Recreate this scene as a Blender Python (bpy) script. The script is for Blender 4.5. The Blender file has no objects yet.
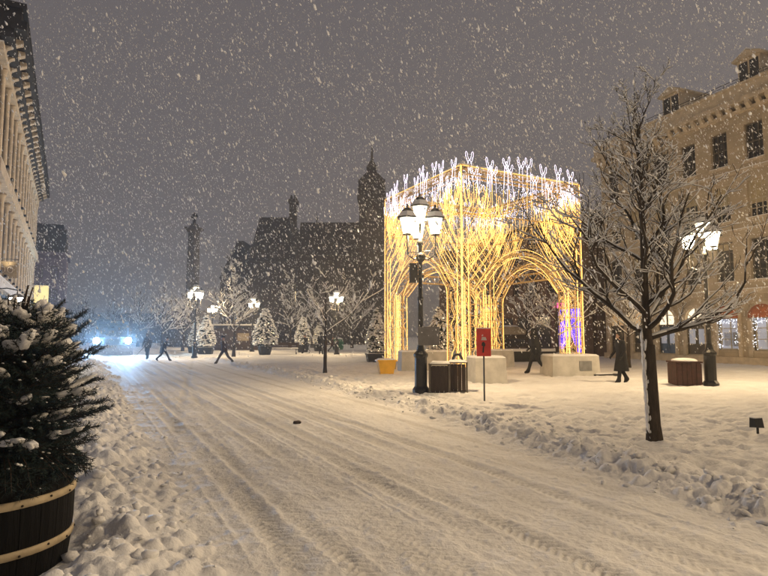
import bpy, math, random
import numpy as np
from mathutils import Vector, Matrix

R = math.radians
rng = random.Random(7)
nrg = np.random.default_rng(11)
sc = bpy.context.scene
col = sc.collection

# ------------------------------------------------------------------ camera
FPX, CXP, CYP, CAMZ = 560.0, 384.0, 288.0, 1.6
PITCH = math.atan(48 / FPX)
cd = bpy.data.cameras.new('camera'); cam = bpy.data.objects.new('camera', cd); col.objects.link(cam)
cd.sensor_width = 36; cd.lens = FPX / 768 * 36; cd.clip_start = .05; cd.clip_end = 3000
cam.location = (0, 0, CAMZ); cam.rotation_euler = (math.pi / 2 + PITCH, 0, 0)
sc.camera = cam

# ------------------------------------------------------------------ night sky (snow cloud lit by the town)
SUN_EL, SUN_AZ = 28, 74          # the glow comes from the right, across the square
world = bpy.data.worlds.new('World'); sc.world = world; world.use_nodes = True
wn, wl = world.node_tree.nodes, world.node_tree.links
wn.clear()
wo = wn.new('ShaderNodeOutputWorld')
b1 = wn.new('ShaderNodeBackground'); b2 = wn.new('ShaderNodeBackground'); ad = wn.new('ShaderNodeAddShader')
b1.inputs['Color'].default_value = (.145, .127, .128, 1); b1.inputs['Strength'].default_value = .72
sky = wn.new('ShaderNodeTexSky'); sky.sky_type = 'NISHITA'; sky.sun_disc = False
sky.sun_elevation = R(SUN_EL); sky.sun_rotation = R(SUN_AZ)
b2.inputs['Strength'].default_value = .0015
wl.new(sky.outputs[0], b2.inputs['Color'])
wl.new(b1.outputs[0], ad.inputs[0]); wl.new(b2.outputs[0], ad.inputs[1]); wl.new(ad.outputs[0], wo.inputs['Surface'])

sd = bpy.data.lights.new('town_glow', 'SUN'); so = bpy.data.objects.new('town_glow', sd); col.objects.link(so)
sd.energy = 1.1; sd.angle = R(12); sd.color = (1, .80, .56)
so.rotation_euler = Vector((-math.sin(R(SUN_AZ)) * math.cos(R(SUN_EL)), -math.cos(R(SUN_AZ)) * math.cos(R(SUN_EL)), -math.sin(R(SUN_EL)))).to_track_quat('-Z', 'Y').to_euler()
so.location = (0, 0, 60)

sc.view_settings.view_transform = 'Standard'
try: sc.view_settings.look = 'None'
except Exception: pass
sc.view_settings.gamma = 1; sc.view_settings.exposure = .40; sc.view_settings.use_curve_mapping = False
sc.cycles.use_denoising = True
sc.cycles.max_bounces = 5; sc.cycles.diffuse_bounces = 3; sc.cycles.glossy_bounces = 2
sc.cycles.transmission_bounces = 3; sc.cycles.transparent_max_bounces = 6; sc.cycles.volume_bounces = 0
sc.cycles.sample_clamp_indirect = 3.0
sc.cycles.use_adaptive_sampling = True; sc.cycles.adaptive_threshold = .02

# ------------------------------------------------------------------ pixel helpers (photo pixels -> directions)
def ray(x, y):
    cx, cy = (x - CXP) / FPX, (CYP - y) / FPX
    return Vector((cx, math.cos(PITCH) - cy * math.sin(PITCH), math.sin(PITCH) + cy * math.cos(PITCH)))
def G(x, y, z0=.1):
    d = ray(x, y); s = (z0 - CAMZ) / d.z
    return Vector((d.x * s, d.y * s, z0))
def AT(x, y, depth):
    d = ray(x, y); s = depth / d.y
    return Vector((d.x * s, depth, CAMZ + d.z * s))
def HT(y, depth):
    return AT(384, y, depth).z

# ------------------------------------------------------------------ materials
M = {}
def nodes(name):
    m = bpy.data.materials.new(name); m.use_nodes = True
    M[name] = m
    return m, m.node_tree.nodes, m.node_tree.links, m.node_tree.nodes['Principled BSDF']
def mat(name, c, rough=.7, metal=0, var=.25, scale=6, bump=0, bscale=30, c2=None, stretch=None, spec=.3):
    m, n, l, p = nodes(name)
    p.inputs['Roughness'].default_value = rough; p.inputs['Metallic'].default_value = metal
    p.inputs['Specular IOR Level'].default_value = spec
    tc = n.new('ShaderNodeTexCoord'); mp = n.new('ShaderNodeMapping')
    if stretch: mp.inputs['Scale'].default_value = stretch
    l.new(tc.outputs['Object'], mp.inputs[0])
    nz = n.new('ShaderNodeTexNoise'); nz.inputs['Scale'].default_value = scale; nz.inputs['Detail'].default_value = 6
    l.new(mp.outputs[0], nz.inputs['Vector'])
    cr = n.new('ShaderNodeValToRGB'); cr.color_ramp.elements[0].position = .3; cr.color_ramp.elements[1].position = .72
    lo = tuple(v * (1 - var) for v in c) if c2 is None else c2
    cr.color_ramp.elements[0].color = (*lo, 1)
    cr.color_ramp.elements[1].color = (*(min(1, v * (1 + var * .6)) for v in c), 1)
    l.new(nz.outputs['Fac'], cr.inputs[0]); l.new(cr.outputs[0], p.inputs['Base Color'])
    if bump:
        b = n.new('ShaderNodeBump'); b.inputs['Strength'].default_value = bump; b.inputs['Distance'].default_value = .02
        n2 = n.new('ShaderNodeTexNoise'); n2.inputs['Scale'].default_value = bscale; n2.inputs['Detail'].default_value = 5
        l.new(mp.outputs[0], n2.inputs['Vector']); l.new(n2.outputs['Fac'], b.inputs['Height']); l.new(b.outputs[0], p.inputs['Normal'])
    return m
def emit(name, c, s, sampling='AUTO'):
    m, n, l, p = nodes(name)
    p.inputs['Base Color'].default_value = (*c, 1)
    p.inputs['Emission Color'].default_value = (*c, 1); p.inputs['Emission Strength'].default_value = s
    p.inputs['Roughness'].default_value = .5
    m.cycles.emission_sampling = sampling
    return m
def mat_snow(name, packed=False):
    m, n, l, p = nodes(name)
    p.inputs['Roughness'].default_value = .65; p.inputs['Specular IOR Level'].default_value = .25
    tc = n.new('ShaderNodeTexCoord')
    nz = n.new('ShaderNodeTexNoise'); nz.inputs['Scale'].default_value = 1.3; nz.inputs['Detail'].default_value = 7
    l.new(tc.outputs['Object'], nz.inputs['Vector'])
    cr = n.new('ShaderNodeValToRGB')
    cr.color_ramp.elements[0].position = .3; cr.color_ramp.elements[1].position = .7
    cr.color_ramp.elements[0].color = (.74, .735, .73, 1); cr.color_ramp.elements[1].color = (.86, .86, .86, 1)
    l.new(nz.outputs['Fac'], cr.inputs[0])
    out = cr.outputs[0]
    if packed:
        at = n.new('ShaderNodeAttribute'); at.attribute_name = 'packed'
        mx = n.new('ShaderNodeMix'); mx.data_type = 'RGBA'
        l.new(at.outputs['Fac'], mx.inputs['Factor']); l.new(out, mx.inputs['A'])
        mx.inputs['B'].default_value = (.48, .465, .44, 1)
        out = mx.outputs['Result']
    l.new(out, p.inputs['Base Color'])
    b = n.new('ShaderNodeBump'); b.inputs['Strength'].default_value = .8; b.inputs['Distance'].default_value = .02
    n2 = n.new('ShaderNodeTexNoise'); n2.inputs['Scale'].default_value = 26; n2.inputs['Detail'].default_value = 8; n2.inputs['Roughness'].default_value = .65
    l.new(tc.outputs['Object'], n2.inputs['Vector']); l.new(n2.outputs['Fac'], b.inputs['Height']); l.new(b.outputs[0], p.inputs['Normal'])
    return m
def mat_stone(name, c, bw=.8, bh=.32, joint=.75, rough=.85):
    m, n, l, p = nodes(name)
    p.inputs['Roughness'].default_value = rough
    tc = n.new('ShaderNodeTexCoord'); sp = n.new('ShaderNodeSeparateXYZ'); ad_ = n.new('ShaderNodeMath'); cb = n.new('ShaderNodeCombineXYZ')
    l.new(tc.outputs['Object'], sp.inputs[0]); l.new(sp.outputs[0], ad_.inputs[0]); l.new(sp.outputs[1], ad_.inputs[1])
    l.new(ad_.outputs[0], cb.inputs[0]); l.new(sp.outputs[2], cb.inputs[1])
    br = n.new('ShaderNodeTexBrick'); br.inputs['Scale'].default_value = 1
    br.inputs['Brick Width'].default_value = bw; br.inputs['Row Height'].default_value = bh; br.inputs['Mortar Size'].default_value = .012
    br.inputs['Color1'].default_value = (*c, 1); br.inputs['Color2'].default_value = (*(v * .82 for v in c), 1)
    br.inputs['Mortar'].default_value = (*(v * joint for v in c), 1)
    l.new(cb.outputs[0], br.inputs['Vector'])
    nz = n.new('ShaderNodeTexNoise'); nz.inputs['Scale'].default_value = 1.1; nz.inputs['Detail'].default_value = 8
    l.new(tc.outputs['Object'], nz.inputs['Vector'])
    mr = n.new('ShaderNodeMapRange'); mr.inputs['To Min'].default_value = .62; mr.inputs['To Max'].default_value = 1.2
    l.new(nz.outputs['Fac'], mr.inputs['Value'])
    mx = n.new('ShaderNodeMix'); mx.data_type = 'RGBA'; mx.blend_type = 'MULTIPLY'; mx.inputs['Factor'].default_value = 1
    l.new(br.outputs['Color'], mx.inputs['A']); l.new(mr.outputs[0], mx.inputs['B']); l.new(mx.outputs['Result'], p.inputs['Base Color'])
    b = n.new('ShaderNodeBump'); b.inputs['Strength'].default_value = .35; b.inputs['Distance'].default_value = .02
    l.new(br.outputs['Fac'], b.inputs['Height']); b.invert = True; l.new(b.outputs[0], p.inputs['Normal'])
    return m

mat_snow('snow'); mat_snow('road_snow', True)
mat('black_metal', (.018, .018, .018), .38, .3, .3, 20, .15, 60, spec=.5)
mat('dark_metal', (.04, .04, .042), .5, .4, .3, 12)
mat('gold_frame', (.62, .44, .2), .5, .2, .25, 5)
mat('stave_wood', (.005, .0048, .0046), .8, 0, .6, 5, .5, 22, stretch=(5, 5, .5), spec=.12)
mat('hoop', (.42, .34, .22), .55, 0, .3, 9, .2, 60)
mat('rivet', (.05, .04, .03), .4, .6)
mat('bark', (.045, .034, .026), .9, 0, .5, 14, .9, 34, stretch=(1, 1, .3))
mat('bark_grey', (.06, .05, .042), .9, 0, .5, 14, .6, 30)
mat('needle', (.016, .032, .030), .7, 0, .6, 9)
mat('shrub_needle', (.035, .05, .028), .8, 0, .6, 6)
mat('shoot', (.05, .032, .022), .8)
mat_stone('sandstone', (.50, .41, .29)); mat('sandstone_trim', (.55, .46, .34), .85, 0, .25, 3, .2, 18)
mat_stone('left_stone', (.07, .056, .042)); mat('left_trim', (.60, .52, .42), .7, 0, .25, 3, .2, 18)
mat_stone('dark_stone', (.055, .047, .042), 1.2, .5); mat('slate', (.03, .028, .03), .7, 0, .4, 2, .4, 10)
mat_stone('brown_brick', (.16, .09, .06), .3, .1)
mat_stone('violet_lit_stone', (.24, .2, .27), .9, .4)  # violet light falling on the far block is put into this stone colour
mat('column_stone', (.13, .115, .10), .85, 0, .4, 2, .4, 8)
mat('window_frame', (.10, .085, .065), .6); mat('window_frame_light', (.45, .40, .30), .6)
mat('glass_dark', (.018, .018, .022), .12, 0, .4, 2, spec=.6)
mat('blind', (.42, .35, .22), .8, 0, .2, 4)
mat('concrete', (.52, .50, .46), .85, 0, .2, 3, .3, 20)
mat('plaque', (.22, .22, .22), .5)
mat('yellow_plastic', (.75, .42, .03), .45, 0, .15, 4)
mat('bin_panel', (.055, .035, .026), .6, 0, .4, 8, .2, 40, stretch=(6, 6, .6))
mat('bin_frame', (.16, .14, .11), .5, .4)
mat('brown_planter', (.07, .03, .022), .7, 0, .4, 8, .3, 30)
mat('black_planter', (.02, .02, .02), .6, 0, .4, 8)
mat('wood_dark', (.07, .045, .03), .75, 0, .4, 6, .3, 20)
mat('sign_red', (.62, .045, .035), .5, 0, .15, 5)
mat('sign_mark', (.015, .015, .015), .6); mat('sign_pale', (.6, .5, .48), .6)
mat('grey_plate', (.20, .195, .19), .55, .3, .2, 6)
mat('pole_grey', (.09, .09, .09), .5, .5)
mat('awning', (.40, .13, .06), .8, 0, .25, 5)
mat('skin', (.42, .26, .19), .6); mat('hair', (.02, .015, .012), .7)
for nm, c in dict(coat_black=(.012, .012, .014), coat_navy=(.014, .017, .03), coat_brown=(.045, .022, .016), coat_grey=(.05, .05, .055),
                  trousers=(.015, .015, .018), boots=(.012, .01, .01), trousers_tan=(.10, .085, .07), bag=(.03, .03, .03)).items():
    mat(nm, c, .85, 0, .3, 15)
mat('truck_paint', (.06, .09, .14), .4, .2, .2, 3); mat('tyre', (.012, .012, .012), .9); mat('rim', (.2, .2, .2), .4, .6)
mat('plow_steel', (.30, .31, .33), .5, .4, .3, 5)
mat('green_plastic', (.02, .13, .06), .5)
emit('lamp_glass', (1, .90, .66), 7)
emit('far_lamp_glass', (1, .90, .68), 38)
emit('rope_warm', (1, .57, .15), 1.5)
emit('rope_white', (.90, .82, 1.0), 1.7)
emit('bulb_warm', (1, .60, .20), 1.7, 'NONE')
emit('bulb_white', (.82, .82, 1.0), 5, 'NONE')
emit('headlight', (.55, .82, 1), 700)
emit('lit_window', (1, .78, .45), 1.3)
emit('lit_fan', (1, .84, .60), 1.0)
emit('dim_window', (.9, .62, .30), .16)
emit('shop_glow', (.55, .62, .8), .10)
emit('yellow_sign', (1, .82, .35), .55)
emit('violet_screen', (.07, .03, 1), 1.2)
emit('pink_neon', (1, .10, .30), 1.6)
emit('globe_lamp', (1, .93, .78), 120)
emit('fairy_white', (.85, .9, 1.0), 2.2, 'NONE')
emit('string_bulb', (1, .80, .48), 4.5, 'NONE')
emit('red_light', (1, .22, .08), 3, 'NONE')
m, n, l, p = nodes('flake')
p.inputs['Base Color'].default_value = (.93, .93, .93, 1); p.inputs['Roughness'].default_value = .6
tr = n.new('ShaderNodeBsdfTranslucent'); tr.inputs['Color'].default_value = (.93, .93, .93, 1)
mxs = n.new('ShaderNodeMixShader'); mxs.inputs[0].default_value = .6
l.new(p.outputs[0], mxs.inputs[1]); l.new(tr.outputs[0], mxs.inputs[2]); l.new(mxs.outputs[0], n['Material Output'].inputs['Surface'])

# ------------------------------------------------------------------ object helpers
def tag(o, label, cat, group=None, kind=None):
    if label: o['label'] = label
    if cat: o['category'] = cat
    if group: o['group'] = group
    if kind: o['kind'] = kind
    return o
def thing(name, label, cat, loc=(0, 0, 0), rz=0, group=None):
    o = bpy.data.objects.new(name, None); col.objects.link(o); o.empty_display_size = .2
    o.location = loc; o.rotation_euler = (0, 0, rz)
    return tag(o, label, cat, group)
def link(name, me, parent=None):
    o = bpy.data.objects.new(name, me); col.objects.link(o)
    if parent is not None: o.parent = parent
    return o
def copy_tree(o, parent=None):
    c = o.copy(); col.objects.link(c)
    if parent is not None: c.parent = parent
    for ch in list(o.children): copy_tree(ch, c)
    return c

_t = (1 + 5 ** .5) / 2
_iv = [Vector(v).normalized() for v in [(-1, _t, 0), (1, _t, 0), (-1, -_t, 0), (1, -_t, 0), (0, -1, _t), (0, 1, _t), (0, -1, -_t), (0, 1, -_t), (_t, 0, -1), (_t, 0, 1), (-_t, 0, -1), (-_t, 0, 1)]]
_if = [(0, 11, 5), (0, 5, 1), (0, 1, 7), (0, 7, 10), (0, 10, 11), (1, 5, 9), (5, 11, 4), (11, 10, 2), (10, 7, 6), (7, 1, 8), (3, 9, 4), (3, 4, 2), (3, 2, 6), (3, 6, 8), (3, 8, 9), (4, 9, 5), (2, 4, 11), (6, 2, 10), (8, 6, 7), (9, 8, 1)]
def subdiv(v, f):
    v = list(v); cache = {}; nf = []
    def mid(a, b):
        k = (min(a, b), max(a, b))
        if k not in cache: v.append(((v[a] + v[b]) / 2).normalized()); cache[k] = len(v) - 1
        return cache[k]
    for a, b, c in f:
        x, y, z = mid(a, b), mid(b, c), mid(c, a)
        nf += [(a, x, z), (b, y, x), (c, z, y), (x, y, z)]
    return v, nf
ICO = {0: (_iv, _if)}; ICO[1] = subdiv(*ICO[0]); ICO[2] = subdiv(*ICO[1])

class MB:
    def __init__(s): s.v = []; s.f = []; s.m = []; s.cur = 0
    def add(s, vs, fs):
        b = len(s.v); s.v += [tuple(v) for v in vs]
        for f in fs: s.f.append(tuple(i + b for i in f)); s.m.append(s.cur)
    def box(s, x0, x1, y0, y1, z0, z1):
        s.add([(x0, y0, z0), (x1, y0, z0), (x1, y1, z0), (x0, y1, z0), (x0, y0, z1), (x1, y0, z1), (x1, y1, z1), (x0, y1, z1)],
              [(0, 3, 2, 1), (4, 5, 6, 7), (0, 1, 5, 4), (1, 2, 6, 5), (2, 3, 7, 6), (3, 0, 4, 7)])
        return s
    def frustum(s, z0, z1, a, b, cx=0, cy=0):   # a, b = half extents (x, y) below and above
        vs = []
        for z, (hx, hy) in ((z0, a), (z1, b)):
            vs += [(cx - hx, cy - hy, z), (cx + hx, cy - hy, z), (cx + hx, cy + hy, z), (cx - hx, cy + hy, z)]
        s.add(vs, [(0, 3, 2, 1), (4, 5, 6, 7), (0, 1, 5, 4), (1, 2, 6, 5), (2, 3, 7, 6), (3, 0, 4, 7)])
        return s
    def prism(s, poly, y0, y1):                 # polygon in x,z extruded along y
        n = len(poly)
        s.add([(x, y0, z) for x, z in poly] + [(x, y1, z) for x, z in poly],
              [tuple(range(n)), tuple(range(2 * n - 1, n - 1, -1))] + [(i, i + n, (i + 1) % n + n, (i + 1) % n) for i in range(n)])
        return s
    def prismx(s, poly, x0, x1):                # polygon in y,z extruded along x
        n = len(poly)
        s.add([(x0, y, z) for y, z in poly] + [(x1, y, z) for y, z in poly],
              [tuple(range(n)), tuple(range(2 * n - 1, n - 1, -1))] + [(i, i + n, (i + 1) % n + n, (i + 1) % n) for i in range(n)])
        return s
    def lathe(s, prof, n=12, c=(0, 0, 0), sq=1):
        vs = []; fs = []
        for r, z in prof:
            for k in range(n):
                a = 2 * math.pi * (k + .5) / n
                vs.append((c[0] + r * math.cos(a), c[1] + r * sq * math.sin(a), c[2] + z))
        for j in range(len(prof) - 1):
            for k in range(n):
                fs.append((j * n + k, j * n + (k + 1) % n, (j + 1) * n + (k + 1) % n, (j + 1) * n + k))
        fs.append(tuple(range(n - 1, -1, -1))); fs.append(tuple(range((len(prof) - 1) * n, len(prof) * n)))
        s.add(vs, fs); return s
    def tube(s, pts, rad, n=6, caps=True):
        pts = [Vector(p) for p in pts]
        if not hasattr(rad, '__len__'): rad = [rad] * len(pts)
        vs = []; fs = []; up = None
        for i, p in enumerate(pts):
            d = (pts[min(i + 1, len(pts) - 1)] - pts[max(i - 1, 0)])
            d = d.normalized() if d.length > 1e-9 else Vector((0, 0, 1))
            if up is None:
                up = d.orthogonal().normalized()
            else:
                up = up - d * up.dot(d)
                up = up.normalized() if up.length > 1e-6 else d.orthogonal().normalized()
            w = d.cross(up)
            for k in range(n):
                a = 2 * math.pi * k / n
                vs.append(p + (up * math.cos(a) + w * math.sin(a)) * rad[i])
        for j in range(len(pts) - 1):
            for k in range(n):
                fs.append((j * n + k, j * n + (k + 1) % n, (j + 1) * n + (k + 1) % n, (j + 1) * n + k))
        if caps:
            fs.append(tuple(range(n - 1, -1, -1))); fs.append(tuple(range((len(pts) - 1) * n, len(pts) * n)))
        s.add(vs, fs); return s
    def blob(s, c, r, sub=1, jit=.15, rot=None):
        iv, fi = ICO[sub]
        ph = [rng.uniform(0, 6.28) for _ in range(6)]
        vs = []
        for v in iv:
            k = 1 + jit * (math.sin(3 * v.x + ph[0]) * math.sin(3.3 * v.y + ph[1]) + .6 * math.sin(5 * v.z + ph[2] + 2 * v.x) + .5 * math.sin(7 * v.y + ph[3] + 3 * v.z))
            q = Vector((v.x * r[0] * k, v.y * r[1] * k, v.z * r[2] * k))
            if rot is not None: q = rot @ q
            vs.append(q + Vector(c))
        s.add(vs, fi); return s
    def build(s, name, mats, parent=None, smooth=False):
        me = bpy.data.meshes.new(name); me.from_pydata(s.v, [], s.f)
        if isinstance(mats, str): mats = [mats]
        for k in mats: me.materials.append(M[k])
        if len(mats) > 1: me.polygons.foreach_set('material_index', s.m)
        if smooth: me.polygons.foreach_set('use_smooth', [True] * len(me.polygons))
        me.update()
        return link(name, me, parent)

def np_mesh(name, V, F, mats, parent=None, smooth=False, attr=None, mi=None):
    V = np.asarray(V, np.float32); F = np.asarray(F, np.int32); k = F.shape[1]
    me = bpy.data.meshes.new(name)
    me.vertices.add(len(V)); me.vertices.foreach_set('co', V.ravel())
    me.loops.add(F.size); me.loops.foreach_set('vertex_index', F.ravel())
    me.polygons.add(len(F)); me.polygons.foreach_set('loop_start', np.arange(0, F.size, k, dtype=np.int32))
    me.polygons.foreach_set('loop_total', np.full(len(F), k, np.int32))
    for q in ([mats] if isinstance(mats, str) else mats): me.materials.append(M[q])
    if mi is not None: me.polygons.foreach_set('material_index', np.asarray(mi, np.int32))
    if smooth: me.polygons.foreach_set('use_smooth', np.ones(len(F), bool))
    if attr is not None:
        a = me.attributes.new('packed', 'FLOAT', 'POINT'); a.data.foreach_set('value', np.asarray(attr, np.float32))
    me.update(calc_edges=True); me.validate()
    return link(name, me, parent)
def inst(tv, tf, A, T):
    tv = np.asarray(tv, float); tf = np.asarray(tf, int)
    V = np.einsum('nij,vj->nvi', A, tv) + T[:, None, :]
    F = tf[None] + (np.arange(len(T)) * len(tv))[:, None, None]
    return V.reshape(-1, 3), F.reshape(-1, tf.shape[1])
OCT_V = [(1, 0, 0), (-1, 0, 0), (0, 1, 0), (0, -1, 0), (0, 0, 1), (0, 0, -1)]
OCT_F = [(0, 2, 4), (2, 1, 4), (1, 3, 4), (3, 0, 4), (2, 0, 5), (1, 2, 5), (3, 1, 5), (0, 3, 5)]

# value noise
def vnoise(x, y, seed):
    xi = np.floor(x).astype(np.int64); yi = np.floor(y).astype(np.int64)
    fx = x - xi; fy = y - yi; fx = fx * fx * (3 - 2 * fx); fy = fy * fy * (3 - 2 * fy)
    def h(a, b):
        q = (a * 374761393 + b * 668265263 + seed * 974634777) & 0xffffffff
        q = ((q ^ (q >> 13)) * 1274126177) & 0xffffffff
        q = q ^ (q >> 16)
        return (q & 0xffff) / 65535.0
    return (h(xi, yi) * (1 - fx) + h(xi + 1, yi) * fx) * (1 - fy) + (h(xi, yi + 1) * (1 - fx) + h(xi + 1, yi + 1) * fx) * fy - .5

# ------------------------------------------------------------------ ground: one snow sheet cut into pavement, banks, road, plaza
TH = math.atan((95 - CXP) / FPX)                 # the street runs this way
TX, TY = math.sin(TH), math.cos(TH)              # along
NX, NY = math.cos(TH), -math.sin(TH)             # to the right
rows = list(np.arange(-14, 2.0, .35)); a = 2.0
while a < 60: rows.append(a); a += max(.013, .0047 * a)
while a < 900: rows.append(a); a *= 1.06
A_ = np.array(rows)
def right_edge(a):
    return np.interp(a, [-14, 0, 3.0, 6.1, 12.2, 22.2, 44, 900], [4.6, 4.9, 5.4, 6.0, 6.75, 7.1, 7.2, 7.2])
eL = .72 + .10 * vnoise(A_ * .5, A_ * 0, 3) * 2; eR = right_edge(A_) + .12 * vnoise(A_ * .6, A_ * 0, 5) * 2
def geo(start, step, g, end):
    o = [start]
    while o[-1] < end: o.append(o[-1] + step); step *= g
    return np.array(o)
LB0 = -1.5
segs = []
segs.append(('pavement', -geo(0, .03, 1.085, 500)[::-1]))                         # offset from LB0
segs.append(('snow_bank', np.linspace(0, 1, 125)))
segs.append(('road', np.linspace(0, 1, 235)))
segs.append(('snow_bank', np.linspace(0, 1, 80)))
segs.append(('plaza', geo(0, .024, 1.022, 600)))
cols_L = []; bounds = [0]
for k, (nm, q) in enumerate(segs):
    if k == 0: Lc = LB0 + q[None, :] + 0 * A_[:, None]
    elif k == 1: Lc = LB0 + (eL - LB0)[:, None] * q[None, :]
    elif k == 2: Lc = eL[:, None] + (eR - .6 - eL)[:, None] * q[None, :]
    elif k == 3: Lc = (eR - .6)[:, None] + 1.35 * q[None, :]
    else: Lc = (eR + .75)[:, None] + q[None, :]
    if k: Lc = Lc[:, 1:]
    cols_L.append(Lc); bounds.append(bounds[-1] + Lc.shape[1])
Lg = np.concatenate(cols_L, 1); Ag = np.repeat(A_[:, None], Lg.shape[1], 1)
X = TX * Ag + NX * Lg; Y = TY * Ag + NY * Lg
sm = lambda x, a, b: (lambda t: t * t * (3 - 2 * t))(np.clip((x - a) / (b - a), 0, 1))
eLg, eRg = eL[:, None], eR[:, None]
on_road = sm(Lg, eLg - .35, eLg + .25) * (1 - sm(Lg, eRg - .75, eRg - .35))
left = 1 - sm(Lg, eLg - .9, eLg + .15); right = sm(Lg, eRg - .55, eRg + .1)
lbank = np.exp(-((Lg - (eLg - .75)) / .62) ** 2); rbank = np.exp(-((Lg - eRg) / .30) ** 2)
Z = .10 * left + .10 * right
Z += .05 * lbank + .028 * rbank
f1 = vnoise(X * 1.7, Y * 1.7, 1); f2 = vnoise(X * 4.5, Y * 4.5, 2); f3 = vnoise(X * 11, Y * 11, 4); f4 = vnoise(X * 27, Y * 27, 6)
off = 1 - on_road
near = np.exp(-np.maximum(Ag - 14, 0) / 14)
Z += on_road * (f1 * .012 + f2 * .012 + f3 * .013 + f4 * .010) * (.4 + .6 * near)
Z += off * (f1 * .04 + f2 * .045 + f3 * .036 + f4 * .02) * (.35 + .65 * near)
Z += (lbank + .5 * rbank) * (np.abs(f2) * .08 + np.abs(f3) * .05)
packed = np.zeros_like(Z)
# tyre tracks: pairs of grooves with tread
for l0, w, dep, ph in ((1.30, .11, .022, 0), (2.78, .11, .020, 0), (1.72, .09, .016, 2), (3.18, .10, .018, 2), (2.32, .12, .020, 4), (3.86, .12, .028, 4), (4.30, .10, .026, 5), (2.05, .07, .010, 1), (3.5, .07, .012, 3), (5.2, .09, .012, 6), (5.75, .1, .014, 7)):
    c0 = l0 + .05 * np.sin(Ag * .22 + ph) + .05 * np.sin(Ag * .07 + 2 * ph) + np.maximum(Ag - 10, 0) * .012 * (l0 - 2) / 3
    d = Lg - c0
    g = np.exp(-(d / w) ** 4) * on_road
    strength = np.clip(.75 + 1.3 * vnoise(Ag * .35 + ph * 9, Ag * 0 + ph, 8), .25, 1.3)
    tread = (.5 + .5 * np.sign(np.sin((Ag + np.abs(d) * .8) * 2 * math.pi / .085)) * np.abs(np.sin((Ag + np.abs(d) * .8) * 2 * math.pi / .085)) ** .5) * (1 - sm(Ag, 7, 12))
    Z += g * strength * (-dep * .62 + .012 * tread) + np.exp(-((np.abs(d) - w * 1.5) / (.35 * w)) ** 2) * on_road * strength * dep * .25
    packed += g * strength * (.50 - .30 * tread)
for l0, ph in ((1.02, 0), (4.62, 3), (2.55, 5)):          # thin ridges squeezed up between the wheels
    c0 = l0 + .03 * np.sin(Ag * .3 + ph); Z += np.exp(-((Lg - c0) / .018) ** 2) * on_road * .012 * np.clip(.6 + 1.6 * vnoise(Ag * .8, Ag * 0 + ph, 51), 0, 1)
for sl, l0, a1 in ((.10, 1.2, 3), (-.12, 5.2, 2), (.16, .6, 6)):  # ruts that cross the others
    d = Lg - (l0 + sl * (Ag - a1)); g = np.exp(-(d / .09) ** 4) * on_road
    Z += g * (-.010 + .008 * (.5 + .5 * np.sin((Ag + np.abs(d)) * 2 * math.pi / .07)) * (Ag < 14)); packed += g * .2
packed += np.clip(vnoise(X * .8, Y * .8, 21) * 1.2 + .1, 0, 1) * .22 * on_road
packed = np.clip(packed, 0, .85)
# clods pushed aside by the plough, footprints on the plaza
def lump(a0, l0, r, h, sign=1, ex=.5):
    i0, i1 = np.searchsorted(A_, [a0 - r, a0 + r])
    if i1 <= i0: return
    row = Lg[(i0 + i1) // 2 if i1 < len(A_) else i0]
    j0, j1 = np.searchsorted(row, [l0 - r * 1.3, l0 + r * 1.3])
    if j1 <= j0: return
    S = (slice(i0, i1), slice(j0, j1))
    q = ((Ag[S] - a0) ** 2 + (Lg[S] - l0) ** 2) / (r * r) * (1 + .5 * vnoise(Ag[S] * 9 + a0, Lg[S] * 9, 31))
    b = np.clip(1 - q, 0, 1) ** ex
    if sign > 0: Z[S] = np.maximum(Z[S], Z[S] * .55 + .45 * Z[S].mean() + h * b) * (q < 1) + Z[S] * (q >= 1)
    else: Z[S] -= h * np.clip(1 - q * q, 0, 1)
for k in range(3000):
    a0 = 2.0 + 38 * nrg.random() ** 1.7; e = np.interp(a0, A_, eL)
    l0 = e - .50 + nrg.normal() * .36
    if l0 > e + .12: continue
    r = .018 + .095 * nrg.random() ** 3
    lump(a0, l0, r, r * (.3 + .45 * nrg.random()), 1, nrg.uniform(.5, 1.1))
for k in range(2400):
    a0 = 1.0 + 44 * nrg.random() ** 1.5; e = np.interp(a0, A_, eR)
    l0 = e + .0 + nrg.normal() * .17
    r = .02 + .085 * nrg.random() ** 2.6
    lump(a0, l0, r, r * (.35 + .5 * nrg.random()), 1, nrg.uniform(.5, 1.0))
for k in range(220):
    a0 = 2 + 20 * nrg.random() ** 1.4; l0 = nrg.uniform(.9, 6)
    r = .02 + .045 * nrg.random() ** 2
    lump(a0, l0, r, r * .35, 1, 1.0)
for k in range(5200):
    a0 = -4 + 34 * nrg.random(); l0 = np.interp(a0, A_, eR) + .6 + 11 * nrg.random() ** 1.3
    r = .07 + .09 * nrg.random()
    lump(a0, l0, r, .02 + .035 * nrg.random(), -1)
bx_, by_ = -2.76, 3.98
mk = 1 - sm(np.hypot(X - bx_, Y - by_), .52, .95)
Z = Z * (1 - .8 * mk)
Z += off * near * (vnoise(X * 22, Y * 22, 41) * .016 + vnoise(X * 47, Y * 47, 42) * .010) * (Ag < 30) + on_road * near * vnoise(X * 40, Y * 40, 43) * .004
def ground_z(x, y):
    a0 = TX * x + TY * y; l0 = NX * x + NY * y
    i = int(np.clip(np.searchsorted(A_, a0), 0, len(A_) - 1)); j = int(np.clip(np.searchsorted(Lg[i], l0), 0, Lg.shape[1] - 1))
    return float(Z[i, j])
nc = Lg.shape[1]
allV = np.stack([X, Y, Z], -1)
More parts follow.
